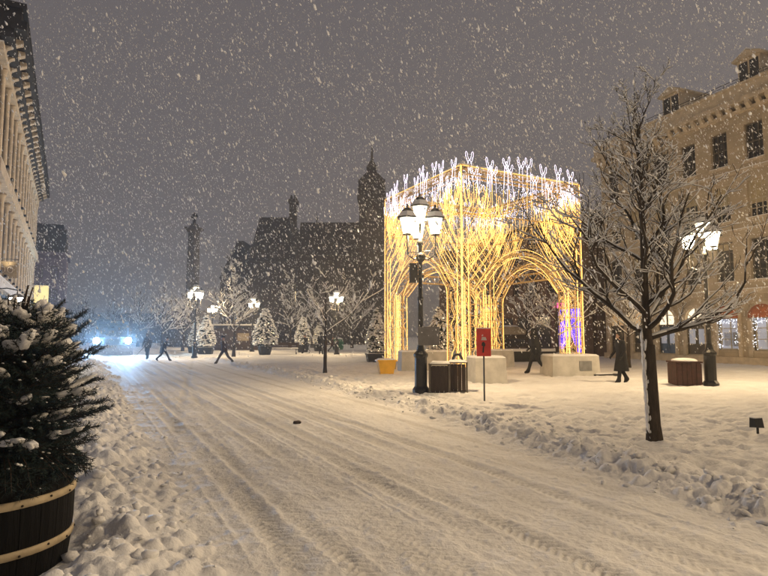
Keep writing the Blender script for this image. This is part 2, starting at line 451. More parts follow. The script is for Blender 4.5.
for k, (nm, q) in enumerate(segs):
    j0 = max(bounds[k] - 1, 0); j1 = bounds[k + 1]
    V = allV[:, j0:j1].reshape(-1, 3); w_ = j1 - j0
    ii, jj = np.meshgrid(np.arange(len(A_) - 1), np.arange(w_ - 1), indexing='ij')
    b0 = (ii * w_ + jj).ravel()
    F = np.stack([b0, b0 + 1, b0 + w_ + 1, b0 + w_], -1)
    o = np_mesh(nm, V, F, 'road_snow', None, True, packed[:, j0:j1].ravel())
    if nm == 'snow_bank':
        tag(o, 'ploughed ridge of lumpy snow along the pavement beside the barrel planter' if k == 1 else 'low ridge of ploughed snow between the road and the square', 'snow bank', None, 'stuff')
    else: o['kind'] = 'structure'
# loose clods of snow on both ridges
cv, cf = ICO[1]; cv = np.array([tuple(v) for v in cv])
clods_T = []; clods_A = []
for k in range(900):
    side = k % 2
    a0 = 2.4 + 26 * nrg.random() ** 1.6
    l0 = (np.interp(a0, A_, eL) - .45 + nrg.normal() * .38) if side == 0 else (np.interp(a0, A_, eR) - .05 + nrg.normal() * .30)
    x, y = TX * a0 + NX * l0, TY * a0 + NY * l0
    r = .010 + .05 * nrg.random() ** 3
    th = nrg.random() * 6.28; c_, s_ = math.cos(th), math.sin(th)
    Am = np.array([[c_, -s_, 0], [s_, c_, 0], [0, 0, 1]]) @ np.diag([r * nrg.uniform(.8, 1.5), r, r * nrg.uniform(.6, .9)]) @ (np.eye(3) + nrg.normal(0, .16, (3, 3)))
    clods_A.append(Am); clods_T.append((x, y, ground_z(x, y) + r * .25))
cvj = cv * (1 + .18 * nrg.normal(size=(len(cv), 1)))
V, F = inst(cvj, cf, np.array(clods_A), np.array(clods_T))
tag(np_mesh('snow_clods', V, F, 'snow', None, True), 'loose small clods of snow scattered over the ploughed ridges', 'snow', None, 'stuff')

# ------------------------------------------------------------------ buildings
def window(parent, u, z0, w, h, yf, out, glass='glass_dark', frame='window_frame', nx=3, nz=4, depth=.16, sill=None, wallmat=None, blind=0):
    """sash window: frame with glazing bars > pane, sill, blind; facade runs along local x, out = +-1 is the outward y"""
    f = MB(); t = .07; yi = yf - out * depth; ya, yb = sorted((yi - .03, yi + .03))
    f.box(u - w / 2, u - w / 2 + t, ya, yb, z0, z0 + h); f.box(u + w / 2 - t, u + w / 2, ya, yb, z0, z0 + h)
    f.box(u - w / 2 + t, u + w / 2 - t, ya, yb, z0, z0 + t); f.box(u - w / 2 + t, u + w / 2 - t, ya, yb, z0 + h - t, z0 + h)
    for i in range(1, nx):
        x = u - w / 2 + w * i / nx; f.box(x - .02, x + .02, ya + .01, yb - .01, z0 + t, z0 + h - t)
    for i in range(1, nz):
        zz = z0 + h * i / nz; g = .035 if i * 2 == nz else .018
        f.box(u - w / 2 + t, u + w / 2 - t, ya + .004, yb - .004, zz - g, zz + g)
    wn_ = f.build('window', frame, parent)
    yp = yi - out * .02
    MB().box(u - w / 2 + .02, u + w / 2 - .02, min(yp, yp - out * .012), max(yp, yp - out * .012), z0 + .02, z0 + h - .02).build('pane', glass, wn_)
    if blind:
        yb_ = yi + out * .001
        yq = sorted((yi - out * .012, yi - out * .002))
        MB().box(u - w / 2 + .06, u + w / 2 - .06, yq[0], yq[1], z0 + h * (1 - blind), z0 + h - .06).build('blind', 'blind', wn_)
    if sill:
        ys = sorted((yf - out * depth * .5, yf + out * .1))
        MB().box(u - w / 2 - .1, u + w / 2 + .1, ys[0], ys[1], z0 - .12, z0 - .003).build('sill', sill, wn_)
        yq = sorted((yf - out * depth * .3, yf + out * .08))
        MB().box(u - w / 2 - .07, u + w / 2 + .07, yq[0], yq[1], z0 - .003, z0 + .035).build('sill_snow', 'snow', wn_)
    return wn_
def wall_grid(mb, u0, u1, z0, z1, ya, yb, holes):
    """wall of boxes round rectangular holes (uc, w, z0, h) laid out in rows"""
    rws = sorted({(h[2], h[3]) for h in holes})
    z = z0
    for (hz, hh) in rws:
        if hz > z: mb.box(u0, u1, ya, yb, z, hz)
        hs = sorted([h for h in holes if h[2] == hz], key=lambda q: q[0])
        x = u0
        for (uc, w, _, _) in hs:
            mb.box(x, uc - w / 2, ya, yb, hz, hz + hh); x = uc + w / 2
        mb.box(x, u1, ya, yb, hz, hz + hh)
        z = hz + hh
    if z1 > z: mb.box(u0, u1, ya, yb, z, z1)
def arch_poly(w, z0, zs, n=10):
    return [(-w / 2, z0), (w / 2, z0)] + [(w / 2 * math.cos(math.pi * k / n), zs + w / 2 * math.sin(math.pi * k / n)) for k in range(n + 1)]

# --- sandstone building on the right: local x runs from its far corner towards us, outward is -y
rb = thing('stone_building', 'four storey sandstone building with bracketed cornice, dormers and arched shopfronts', 'building', (15.5, 39.2, .05), math.atan2(-.931, .366))
LEN = 30
us = [1.1 + 2.0 * k for k in range(14)]
holes = [(u, 1.0, 10.9, 2.0) for u in us] + [(u, 1.0, 7.8, 2.0) for u in us] + [(u, 1.05, 4.5, 2.2) for u in us] + [(u, 1.5, .5, 2.75) for u in us]
mb = MB(); wall_grid(mb, 0, LEN, 0, 13.6, 0, .5, holes); mb.build('wall', 'sandstone', rb)
mb = MB(); mb.box(.004, LEN - .004, .9, 12, 0, 13.5); mb.build('core', 'dark_stone', rb)
for z, h, pr in ((3.75, .28, .14), (10.35, .16, .09), (7.2, .1, .05)):
    MB().box(-pr, LEN, -pr, .0 - .002, z, z + h).build('string_course', 'sandstone_trim', rb)
    MB().box(-pr, LEN, -pr + .01, -.003, z + h, z + h + .04).build('ledge_snow', 'snow', rb)
MB().box(-.12, LEN, -.12, -.003, 0, .42).build('plinth', 'sandstone_trim', rb)
mb = MB(); mb.box(-.45, LEN, -.45, .5, 14.05, 14.3); mb.box(-.2, LEN, -.2, .5, 13.6, 13.75); mb.box(-.3, LEN, -.3, .55, 14.3, 15.0); mb.box(-.38, LEN, -.38, .6, 15.0, 15.12); mb.build('cornice', 'sandstone_trim', rb)
br_me = None
for k in range(int(LEN / .55)):
    u = .1 + k * .55
    if br_me is None:
        q = MB(); q.prismx([(0, 0), (-.36, .3), (-.42, .3), (-.42, .12), (-.2, -.12), (0, -.2)][::-1], -.11, .11)
        o = q.build('bracket', 'sandstone_trim', rb); br_me = o.data
    else: o = link('bracket', br_me, rb)
    o.location = (u, -.003, 13.75)
mb = MB(); mb.add([(-.3, -.3, 15.13), (LEN, -.3, 15.13), (LEN, 4.2, 16.2), (-.3, 4.2, 16.2), (-.3, 8.5, 15.13), (LEN, 8.5, 15.13)], [(0, 1, 2, 3), (3, 2, 5, 4), (0, 3, 4), (1, 5, 2), (0, 4, 5, 1)]); mb.build('roof', 'slate', rb)
mb = MB(); mb.add([(-.2, .2, 15.30), (LEN, .2, 15.30), (LEN, 4.2, 16.27), (-.2, 4.2, 16.27)], [(0, 1, 2, 3)]); mb.build('roof_snow', 'snow', rb)
for k in range(40):
    if k == 0:
        o = MB().tube([(0, 0, 0), (0, 0, .34)], .018, 5).build('railing_post', 'black_metal', rb); rp = o.data
    else: o = link('railing_post', rp, rb)
    o.location = (k * .75, -.2, 15.12)
mb = MB(); mb.tube([(0, -.2, 15.44), (LEN, -.2, 15.44)], .02, 5); mb.tube([(0, -.2, 15.3), (LEN, -.2, 15.3)], .014, 5); mb.build('railing', 'black_metal', rb)
for u in (5.9, 10.9, 15.9):
    q = MB(); q.box(u - .62, u + .62, .25, 2.6, 15.2, 16.55); dm = q.build('dormer', 'sandstone_trim', rb)
    MB().prism([(u - .82, 16.552), (u + .82, 16.552), (u + .82, 16.64), (u, 17.0), (u - .82, 16.64)], .05, 2.9).build('dormer_roof', 'sandstone_trim', dm)
    MB().prism([(u - .80, 16.66), (u, 17.02), (u + .80, 16.66), (u, 17.1)], .08, 2.9).build('dormer_snow', 'snow', dm)
    q = MB()
    for sx in (-.3, .3):
        q.box(u + sx - .24, u + sx + .24, .225, .246, 15.4, 16.4)
    q.build('dormer_window', 'glass_dark', dm)
for i, u in enumerate(us):
    window(rb, u, 10.9, 1.0, 2.0, 0, -1, 'glass_dark', 'window_frame', 3, 4, .2, 'sandstone_trim')
    window(rb, u, 7.8, 1.0, 2.0, 0, -1, 'glass_dark', 'window_frame_light', 3, 4, .2, 'sandstone_trim', blind=(.5, .5, .85, .3, .5, .62, .45)[i % 7])
    window(rb, u, 4.5, 1.05, 2.2, 0, -1, 'glass_dark', 'window_frame', 3, 4, .2, 'sandstone_trim', blind=(.0, .35, 0, .55, .2)[i % 5])
    # stone surround with round head over each shopfront
    q = MB(); n = 12
    for k in range(n):
        a0, a1 = math.pi * k / n, math.pi * (k + 1) / n
        q.prism([(u + .62 * math.cos(a0), 2.55 + .62 * math.sin(a0)), (u + .82 * math.cos(a0), 2.55 + .82 * math.sin(a0)), (u + .82 * math.cos(a1), 2.55 + .82 * math.sin(a1)), (u + .62 * math.cos(a1), 2.55 + .62 * math.sin(a1))], -.10, .05)
    q.box(u - .82, u - .62, -.10, .05, .45, 2.55); q.box(u + .62, u + .82, -.10, .05, .45, 2.55)
    q.build('arch_surround', 'sandstone_trim', rb)
    q = MB()                                        # spandrels close the square hole round the arch
    for s_ in (-1, 1):
        q.prism([(u + s_ * .76, 2.5), (u + s_ * .76, 3.26)] + [(u + s_ * .70 * math.cos(math.pi / 2 * t / 6), 2.55 + .70 * math.sin(math.pi / 2 * t / 6)) for t in range(6, -1, -1)], .06, .2)
    q.build('spandrel', 'sandstone', rb)
    if i in (4, 5, 6):                                 # red awnings and fairy-lit shop windows
        q = MB(); rr = .7; vs = []; fs = []
        for a_ in range(5):
            el = math.pi / 2 * a_ / 4
            for k in range(11):
                az = math.pi * k / 10
                vs.append((u + rr * math.cos(az) , -.12 - .55 * math.sin(el) * math.sin(az) * .9 - .002, 2.5 + (.72 * math.cos(el)) * math.sin(az)))
        for a_ in range(4):
            for k in range(10): fs.append((a_ * 11 + k, a_ * 11 + k + 1, a_ * 11 + k + 12, a_ * 11 + k + 11))
        q.add(vs, fs); q.build('awning', 'awning', rb)
        wn_ = window(rb, u, .8, 1.2, 1.75, 0, -1, 'shop_glow', 'window_frame_light', 2, 3, .22)
        MB().box(u - .42, u + .42, .24, .26, 1.0, 1.75).build('display_board', 'blind', wn_)
        T = []
        for k in range(110):
            e = nrg.random()
            if e < .6: T.append((u + nrg.choice([-1, 1]) * nrg.uniform(.35, .6), -.06 + .12 * nrg.random(), nrg.uniform(.85, 2.5)))
            else: T.append((u + nrg.uniform(-.6, .6), -.06 + .12 * nrg.random(), nrg.uniform(2.2, 2.5)))
        V, F = inst(OCT_V, OCT_F, np.repeat((np.eye(3) * .022)[None], len(T), 0), np.array(T)); o = np_mesh('fairy_lights', V, F, 'fairy_white', rb); o['kind'] = 'stuff'
        MB().box(u - .6, u + .6, -.02, .22, .45, .79).build('stall_riser', 'sandstone', rb)
    else:
        fl = MB().prism([(u + x, z) for x, z in arch_poly(1.24, 2.25, 2.55)], .12, .15).build('fanlight', 'lit_fan' if i in (2, 3) else 'dim_window', rb)
        q = MB(); q.box(u - .62, u + .62, .02, .14, 2.14, 2.25); q.box(u - .03, u + .03, .02, .11, 2.25, 3.15); q.build('transom', 'window_frame', fl)
        for s_ in (-1, 1):
            dr = MB().box(u + s_ * .31 - .30, u + s_ * .31 + .30, .1, .16, .45, 2.13).build('door', 'window_frame' if i != 2 else 'truck_paint', rb)
            MB().box(u + s_ * .31 - .2, u + s_ * .31 + .2, .08, .097, 1.1, 1.95).build('pane', 'shop_glow' if i in (2, 3) else 'glass_dark', dr)
            MB().tube([(u + s_ * .07, .06, 1.1), (u + s_ * .07, .06, 1.35)], .015, 5).build('handle', 'pole_grey', dr)

# --- classical building on the left: local x runs from its far corner towards us, outward is +y
lo_ = Vector((-27.6 - .9 * .872, 45.3 - .9 * .49, .05))
lb = thing('columned_building', 'tall classical building with lit pilasters and a heavy bracketed cornice on the pavement side', 'building', lo_, math.atan2(-.872, .49))
LL = 28.6
ul = [1.3 + 2.05 * k for k in range(13)]
holes = [(u, .95, 9.0, 2.7) for u in ul] + [(u, .95, 4.7, 2.2) for u in ul] + [(u, 1.3, .6, 2.5) for u in ul]
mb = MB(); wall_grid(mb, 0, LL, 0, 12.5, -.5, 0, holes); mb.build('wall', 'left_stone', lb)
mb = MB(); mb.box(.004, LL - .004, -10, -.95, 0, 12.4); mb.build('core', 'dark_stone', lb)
for z, h, pr in ((3.5, .45, .3), (7.55, .5, .38), (12.1, .3, .25)):
    MB().box(-.1, LL + .2, .003, pr, z, z + h).build('string_course', 'left_trim', lb)
    MB().box(-.1, LL + .2, .004, pr - .01, z + h, z + h + .05).build('ledge_snow', 'snow', lb)
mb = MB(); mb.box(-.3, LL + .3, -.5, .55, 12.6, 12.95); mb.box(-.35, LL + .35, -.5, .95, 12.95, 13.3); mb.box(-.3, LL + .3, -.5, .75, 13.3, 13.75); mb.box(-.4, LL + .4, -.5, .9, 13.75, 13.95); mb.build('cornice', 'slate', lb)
bm_ = pm_ = pl_ = None
for k in range(14):
    u = .28 + 2.05 * k
    for (zz, hh) in ((8.1, 4.0), (3.98, 3.55)):
        q = MB(); q.lathe([(.15, 0), (.15, .12), (.1, .2), (.1, hh * .5), (.09, hh - .32), (.13, hh - .26), (.13, hh - .12), (.16, hh - .1), (.16, hh)], 10)
        if zz > 5 and pm_ is None: o = q.build('pilaster', 'left_trim', lb, True); pm_ = o.data
        elif zz > 5: o = link('pilaster', pm_, lb)
        elif pl_ is None: o = q.build('pilaster', 'left_trim', lb, True); pl_ = o.data
        else: o = link('pilaster', pl_, lb)
        o.location = (u, .09, zz)
for k in range(28):
    u = .28 + 1.025 * k
    if bm_ is None:
        q = MB(); q.prismx([(0, -.55), (.2, -.45), (.28, -.2), (.62, .0), (.78, .08), (.78, .22), (0, .22)], -.14, .14); o = q.build('bracket', 'left_trim', lb); bm_ = o.data
    else: o = link('bracket', bm_, lb)
    o.location = (u, .003, 12.4 + .305)
for i, u in enumerate(ul):
    window(lb, u, 9.0, .95, 2.7, 0, 1, 'glass_dark' if i % 4 else 'dim_window', 'window_frame', 2, 4, .2)
    window(lb, u, 4.7, .95, 2.2, 0, 1, 'dim_window' if i % 3 == 0 else 'glass_dark', 'window_frame', 2, 4, .2)
    window(lb, u, .6, 1.3, 2.5, 0, 1, 'dim_window', 'window_frame', 2, 2, .2)
for zz, yy in ((8.12, .36), (4.0, .32)):
    for k in range(0, 14, 1):
        u = .28 + 2.05 * k + .02; o = MB().box(u - .12, u + .12, yy - .0, yy + .10, zz, zz + .10).build('uplight', 'black_metal', lb)
        ld = bpy.data.lights.new('uplight_beam', 'SPOT'); ld.energy = 60; ld.color = (1, .80, .55); ld.spot_size = R(80); ld.spot_blend = .8; ld.shadow_soft_size = .05
        lob = bpy.data.objects.new('uplight_beam', ld); col.objects.link(lob); lob.parent = lb; lob.location = (u, yy + .06, zz + .14); lob.rotation_euler = (R(180 - 5), 0, 0)
# signboard and round wall lamp on its front
p0 = AT(6, 262, 15.5)
q = thing('shop_sign', 'small gold shop sign jutting from the pilastered front', 'sign', (0, 0, 0))
def lb_point(u, y, z):
    return Vector(lo_) + Matrix.Rotation(math.atan2(-.872, .49), 3, 'Z') @ Vector((u, y, z))
q.location = lb_point(24.6, 0, 4.35); q.rotation_euler = (0, 0, math.atan2(-.872, .49))
MB().box(-.04, .04, .05, .75, -.35, .35).build('board', 'hoop', q); MB().tube([(0, 0, .45), (0, .8, .45)], .02, 6).build('bracket', 'black_metal', q)
for yy in (.22, .5):
    MB().tube([(.05, yy + .1 * math.cos(t * .6283), .0 + .13 * math.sin(t * .6283)) for t in range(11)], .022, 5).build('letter', 'left_trim', q)
wl_ = thing('wall_lamp', 'round white lamp on a bracket beside the columned building', 'lamp', lb_point(26, 0, .05), math.atan2(-.872, .49))
MB().tube([(0, .02, 3.35), (0, .55, 3.42), (0, .9, 3.35), (0, .9, 3.2)], .025, 6).build('bracket', 'black_metal', wl_)
MB().lathe([(.1, 3.2), (.30, 3.08), (.32, 3.04), (.30, 3.03), (.02, 3.03)], 14, (0, .9, 0)).build('shade', 'grey_plate', wl_)
MB().lathe([(.02, 2.88), (.16, 2.90), (.25, 2.97), (.25, 3.025), (.02, 3.028)], 14, (0, .9, 0)).build('globe', 'globe_lamp', wl_, True)
ys_ = thing('lit_banner', 'tall glowing yellow banner hanging at the end of the columned building', 'banner', lb_point(.4, 0, 0), math.atan2(-.872, .49))
MB().box(-.03, .03, .25, 1.25, 2.3, 5.6).build('panel', 'yellow_sign', ys_); MB().tube([(0, 0, 5.7), (0, 1.4, 5.7)], .03, 6).build('bracket', 'black_metal', ys_)
MB().box(-.045, .045, 1.25, 1.3, 2.25, 5.65).build('edge', 'black_metal', ys_)

# --- grey block beyond it, violet light painted into its wall colour
p = AT(58, 300, 72)
vb = thing('tall_block', 'narrow grey building with a stepped top beyond the columned building, violet light painted into its walls', 'building', (p.x - .6, 72, 0), R(28))
hz = HT(243, 72)
MB().box(-5, 1.25, 0, 8, 0, hz - 1.6).build('wall', 'violet_lit_stone', vb); MB().box(-5.2, 1.5, -.25, 8.2, hz - 1.6, hz - 1.2).build('cornice', 'violet_lit_stone', vb)
MB().box(-4.8, 1.1, .2, 7.8, hz - 1.2, hz + 1.9).build('attic', 'dark_stone', vb); MB().box(-4.2, .8, .3, 7.5, hz + 1.9, hz + 2.5).build('roof', 'slate', vb)
for zz in (3, 6, 9):
    for xx in (-3.4, -1.7, 0):
        window(vb, xx, zz, .8, 1.6, -.012, -1, 'glass_dark', 'window_frame', 2, 3, 0)

# --- far terrace closing the street
fb = thing('far_terrace', 'low dark terrace of houses far down the street behind the lorry', 'building', (AT(120, 330, 120).x, 120, 0), R(12))
q = MB(); q.box(-22, 14, 0, 10, 0, 5.0); q.build('wall', 'dark_stone', fb); MB().prismx([(-.4, 5.0), (10.4, 5.0), (7, 6.6), (3, 6.6)], -22.3, 14.3).build('roof', 'slate', fb)
for k in range(11):
    window(fb, -20 + 3.2 * k, 2.9, 1.1, 1.6, -.012, -1, 'dim_window' if k % 4 == 1 else 'glass_dark', 'window_frame', 2, 2, 0)
    window(fb, -20 + 3.2 * k, .6, 1.1, 1.6, -.012, -1, 'dim_window' if k % 3 == 1 else 'glass_dark', 'window_frame', 2, 2, 0)

# --- town hall: mansard wings, chimney, ridge, clock tower with spire
D = 98; px = D / FPX
th = thing('town_hall', 'dark stone town hall with mansard roofs, tall chimney and pointed clock tower', 'building', (AT(300, 330, D).x, D, 0), 0)
X0 = AT(300, 330, D).x
def wx(x): return AT(x, 300, D).x - X0
def hgt(y): return HT(y, D)
def pavilion_roof(x0, x1, y0, y1, z0, z1, ins):
    q = MB(); q.frustum(z0, z1, ((x1 - x0) / 2, (y1 - y0) / 2), ((x1 - x0) / 2 - ins, (y1 - y0) / 2 - ins), (x0 + x1) / 2, (y0 + y1) / 2); return q
e1 = hgt(278)
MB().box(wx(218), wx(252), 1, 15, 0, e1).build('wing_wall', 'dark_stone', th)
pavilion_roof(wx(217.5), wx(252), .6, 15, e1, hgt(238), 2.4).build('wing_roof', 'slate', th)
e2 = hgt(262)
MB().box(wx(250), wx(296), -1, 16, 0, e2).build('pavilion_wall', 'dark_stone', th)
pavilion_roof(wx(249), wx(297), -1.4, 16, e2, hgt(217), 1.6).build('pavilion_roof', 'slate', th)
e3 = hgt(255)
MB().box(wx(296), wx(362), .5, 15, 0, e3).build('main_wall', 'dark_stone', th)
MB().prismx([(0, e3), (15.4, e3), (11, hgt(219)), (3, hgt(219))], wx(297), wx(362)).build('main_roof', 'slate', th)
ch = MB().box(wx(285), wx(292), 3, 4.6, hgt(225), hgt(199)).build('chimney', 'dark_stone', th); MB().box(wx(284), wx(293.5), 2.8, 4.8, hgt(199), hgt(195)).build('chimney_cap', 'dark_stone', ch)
for xx in (286.5, 290.5): MB().lathe([(.28, 0), (.24, .9)], 8, (wx(xx), 3.7, hgt(195))).build('chimney_pot', 'slate', ch)
MB().lathe([(.5, 0), (.18, .5), (.12, 1.2), (.3, 1.5), (.05, 1.9), (.04, 2.8)], 8, (wx(311), 7, hgt(219))).build('finial', 'slate', th)
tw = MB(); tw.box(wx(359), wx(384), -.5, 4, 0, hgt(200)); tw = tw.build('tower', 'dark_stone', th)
tc_ = (wx(371.5), 1.75)
MB().box(wx(357), wx(386), -.85, 4.35, hgt(200), hgt(196)).build('tower_cornice', 'dark_stone', tw)
q = MB(); q.frustum(hgt(196), hgt(182), (2.0, 2.0), (1.8, 1.8), *tc_); q.build('belfry', 'dark_stone', tw)
q = MB(); q.frustum(hgt(182), hgt(180), (2.4, 2.4), (2.4, 2.4), *tc_); q.frustum(hgt(180), hgt(171), (2.2, 2.2), (.95, .95), *tc_); q.frustum(hgt(171), hgt(166), (.9, .9), (.85, .85), *tc_); q.frustum(hgt(166), hgt(158), (1.0, 1.0), (.28, .28), *tc_); q.frustum(hgt(158), hgt(139), (.26, .26), (.04, .04), *tc_); q.build('spire', 'slate', tw)
for sx in (-1, 1):
    for sy in (-1, 1):
        MB().lathe([(.32, 0), (.32, 1.1), (.4, 1.2), (.03, 2.6)], 6, (tc_[0] + sx * 2.15, tc_[1] + sy * 2.15, hgt(196))).build('pinnacle', 'slate', tw)
q = MB(); q.lathe([(1.2, 0), (1.2, .12), (1.05, .14)], 20); o = q.build('clock_face', 'column_stone', tw); o.rotation_euler = (R(90), 0, 0); o.location = (tc_[0], -.502, hgt(215))
for xx in (225, 233, 241): 
    for yy in (322, 300): window(th, wx(xx), hgt(yy), .9, 2.4, .99, -1, 'glass_dark', 'window_frame', 2, 3, 0)
for xx in (257, 266, 275, 284):
    for yy in (322, 300, 280): window(th, wx(xx), hgt(yy), .9, 2.5, -1.01, -1, 'glass_dark', 'window_frame', 2, 3, 0)
for xx in (294.5,):
    window(th, wx(xx), hgt(304), .9, 2.2, -1.01, -1, 'lit_window', 'window_frame', 2, 3, 0); window(th, wx(xx), hgt(290), .7, 1.3, -1.01, -1, 'lit_window', 'window_frame', 2, 3, 0)
for xx in (304, 313, 322, 331, 340, 349):
    for yy in (322, 298, 276): window(th, wx(xx), hgt(yy), .9, 2.5, .49, -1, 'glass_dark' if (xx + yy) % 5 else 'dim_window', 'window_frame', 2, 3, 0)
for xx in (255, 264, 273, 282):
    q = MB().box(wx(xx) - .55, wx(xx) + .55, -1.35, 1, e2 + .6, e2 + 2.6).build('dormer', 'dark_stone', th); MB().prism([(wx(xx) - .7, e2 + 2.602), (wx(xx) + .7, e2 + 2.602), (wx(xx), e2 + 3.4)], -1.5, 1).build('dormer_roof', 'slate', q)
for xx in (366, 377):
    for yy in (310, 288, 262, 240): window(th, wx(xx), hgt(yy), .7, 2.2, -.51, -1, 'glass_dark' if yy != 262 else 'dim_window', 'window_frame', 1, 3, 0)

# --- monument column with statue
D = 80
p = AT(191, 336, D)
mc = thing('monument_column', 'tall stone monument column with a statue standing on top', 'monument', (p.x, D, 0))
zb, zt = 5.2, HT(233, D)
q = MB(); q.box(-2.2, 2.2, -2.2, 2.2, 0, 1.2); q.box(-1.7, 1.7, -1.7, 1.7, 1.2, 4.7); q.box(-2, 2, -2, 2, 4.7, zb); q.build('pedestal', 'column_stone', mc)
q = MB(); q.lathe([(1.15, zb), (1.15, zb + .3), (.95, zb + .5), (.92, zb + 4), (.8, zt - .5), (.82, zt)], 16); q.build('shaft', 'column_stone', mc, True)
q = MB(); q.lathe([(.82, zt), (1.1, zt + .35), (1.1, zt + .5)], 16); q.box(-1.05, 1.05, -1.05, 1.05, zt + .5, zt + .75); q.build('capital', 'column_stone', mc)
q = MB(); q.lathe([(.62, zt + .75), (.62, zt + 1.25), (.45, zt + 1.3)], 12); q.build('drum', 'column_stone', mc)
z0 = zt + 1.3; hs = HT(212, D) - z0
st = MB(); st.lathe([(.26, 0), (.24, hs * .25), (.3, hs * .5), (.36, hs * .72), (.3, hs * .82), (.1, hs * .86), (.14, hs * .92), (.12, hs * .98), (.03, hs)], 8, (0, 0, z0))
st.tube([(.3, 0, z0 + hs * .78), (.5, -.1, z0 + hs * .6), (.42, -.3, z0 + hs * .5)], [.1, .09, .06], 6); st.tube([(-.3, 0, z0 + hs * .78), (-.42, 0, z0 + hs * .55), (-.3, -.1, z0 + hs * .42)], [.1, .09, .06], 6)
st.build('statue', 'slate', mc, True)

# --- brown building and violet-lit shopfront behind the pavilion
bb = thing('brick_building', 'brown brick building behind the bare tree, its shopfront lit violet', 'building', (15.0, 40.6, .05), math.atan2(-.931, .366))
holes = [(-2 - 2.4 * k, 1.0, z, 1.9) for k in range(9) for z in (5, 8)]
mb = MB(); wall_grid(mb, -24, -.4, 0, 10.5, 0, .5, holes); mb.box(-24, -.4, .9, 9, 0, 10.4); mb.build('wall', 'brown_brick', bb)
MB().box(-24.2, -.35, -.3, 9.2, 10.5, 10.9).build('cornice', 'wood_dark', bb); MB().box(-24.1, -.4, -.2, 9.1, 10.9, 11.0).build('roof_snow', 'snow', bb)
for k in range(9):
    for z in (5, 8): window(bb, -2 - 2.4 * k, z, 1.0, 1.9, 0, -1, 'glass_dark', 'window_frame', 2, 3, .18)
for u in (-1.6, -3.0):
    MB().box(u - .55, u + .55, -.03, -.004, .35, 3.6).build('lit_screen', 'violet_screen', bb); q = MB(); q.box(u - .64, u - .552, -.06, -.002, .3, 3.65); q.box(u + .552, u + .64, -.06, -.002, .3, 3.65); q.build('screen_frame', 'black_metal', bb)
q = MB(); q.prism([(-3.9, 3.75), (-2.6, 3.75), (-2.6, 4.05), (-3.9, 4.25)], -.3, -.05); q.build('neon_sign', 'pink_neon', bb)
for k in range(6): MB().box(-6.4 - 2.6 * k, -4.6 - 2.6 * k, -.03, -.004, .5, 3.1).build('shop_window', 'glass_dark', bb)
lt = thing('lit_sign', 'pair of small red and white lights on the brick building front', 'sign', (15.0 - .366 * 13, 40.6 + .931 * 13, .05), math.atan2(-.931, .366))
MB().box(-.9, .9, -.2, -.02, 3.85, 3.95).build('rail', 'black_metal', lt)
for xx, mm in ((-.6, 'red_light'), (.6, 'lit_fan')): MB().blob((xx, -.14, 4.1), (.16, .12, .16), 1, 0).build('lamp', mm, lt, True)

# ------------------------------------------------------------------ street lamps
def make_lamp():
    t = thing('street_lamp', 'black', 'street lamp')
    MB().lathe([(.23, 0), (.23, .12), (.17, .2), (.17, .95), (.2, 1.0), (.2, 1.06), (.12, 1.14), (.085, 1.3)], 12).build('base', 'black_metal', t)
    MB().lathe([(.075, 1.3), (.07, 2.5), (.085, 2.52), (.085, 2.58), (.062, 2.62), (.055, 4.0), (.09, 4.05), (.09, 4.12), (.04, 4.2), (.035, 4.64)], 10).build('post', 'black_metal', t, True)
    pos = [(0, 0, 4.62)] + [(.44 * math.cos(R(a)), .44 * math.sin(R(a)), 4.25) for a in (-20, 100, 220)]
    q = MB()
    for x, y, z in pos[1:]:
        q.tube([(0, 0, 3.7), (x * .5, y * .5, 3.62), (x * .95, y * .95, 3.72), (x, y, 3.95), (x, y, z)], [.026, .024, .022, .022, .03], 6)
    q.tube([(-.28, .1, 3.85), (.28, -.1, 3.85)], .014, 5)
    q.build('arms', 'black_metal', t)
    for x, y, z in pos:
        g = MB().lathe([(.13, 0), (.225, .40), (.225, .405)], 6, (x, y, z + .05)).build('lantern', 'lamp_glass', t)
        f = MB()
        for k in range(6):
            a0 = 2 * math.pi * (k + .5) / 6
            f.tube([(x + .136 * math.cos(a0), y + .136 * math.sin(a0), z + .05), (x + .233 * math.cos(a0), y + .233 * math.sin(a0), z + .455)], .010, 4)
        f.lathe([(.04, 0), (.14, .02), (.14, .045)], 6, (x, y, z))
        f.build('cage', 'black_metal', g)
        f = MB(); f.lathe([(.30, 0), (.30, .025), (.17, .17), (.17, .21), (.07, .30), (.03, .31), (.035, .37), (.006, .41)], 6, (x, y, z + .46)); f.build('roof', 'black_metal', g)
        f = MB(); f.lathe([(.29, .035), (.18, .185), (.172, .16)], 6, (x, y, z + .468)); f.build('roof_snow', 'snow', g)
    ld = bpy.data.lights.new('lantern_light', 'POINT'); ld.energy = 1050; ld.color = (1, .71, .38); ld.shadow_soft_size = .22
    lob = bpy.data.objects.new('lantern_light', ld); col.objects.link(lob); lob.parent = t; lob.location = (0, 0, 4.36)
    return t
lamp0 = make_lamp()
gA = G(421, 392); gB = G(711, 385)
lamp_spots = [((gA.x, gA.y), 1.0, 'black street lamp with four lanterns beside the two square bins'),
              ((gB.x, gB.y), 1.0, 'black street lamp beside the brown planter box in front of the sandstone building'),
              ((AT(196, 300, 41).x, 41), 1.02, 'black street lamp beside the snowy conifers in front of the monument column'),
              ((AT(213, 300, 66).x, 66), 1.0, 'distant street lamp between the monument column and the timber hut'),
              ((AT(253, 300, 54).x, 54), 1.0, 'street lamp between the thin bare tree and the conical conifer in a tub'),
              ((AT(337, 300, 46).x, 46), 1.0, 'street lamp with glaring lanterns behind the slender bare tree'),
              ((7.1, .9), 1.0, 'unseen black street lamp added just off to the side of the viewpoint'),  # out of view, added to lighten the near road
              ((17.2, 19.0), 1.0, 'unseen black street lamp added near the arched shopfronts, out beyond the planter box')]  # out of view, added to brighten the sandstone front
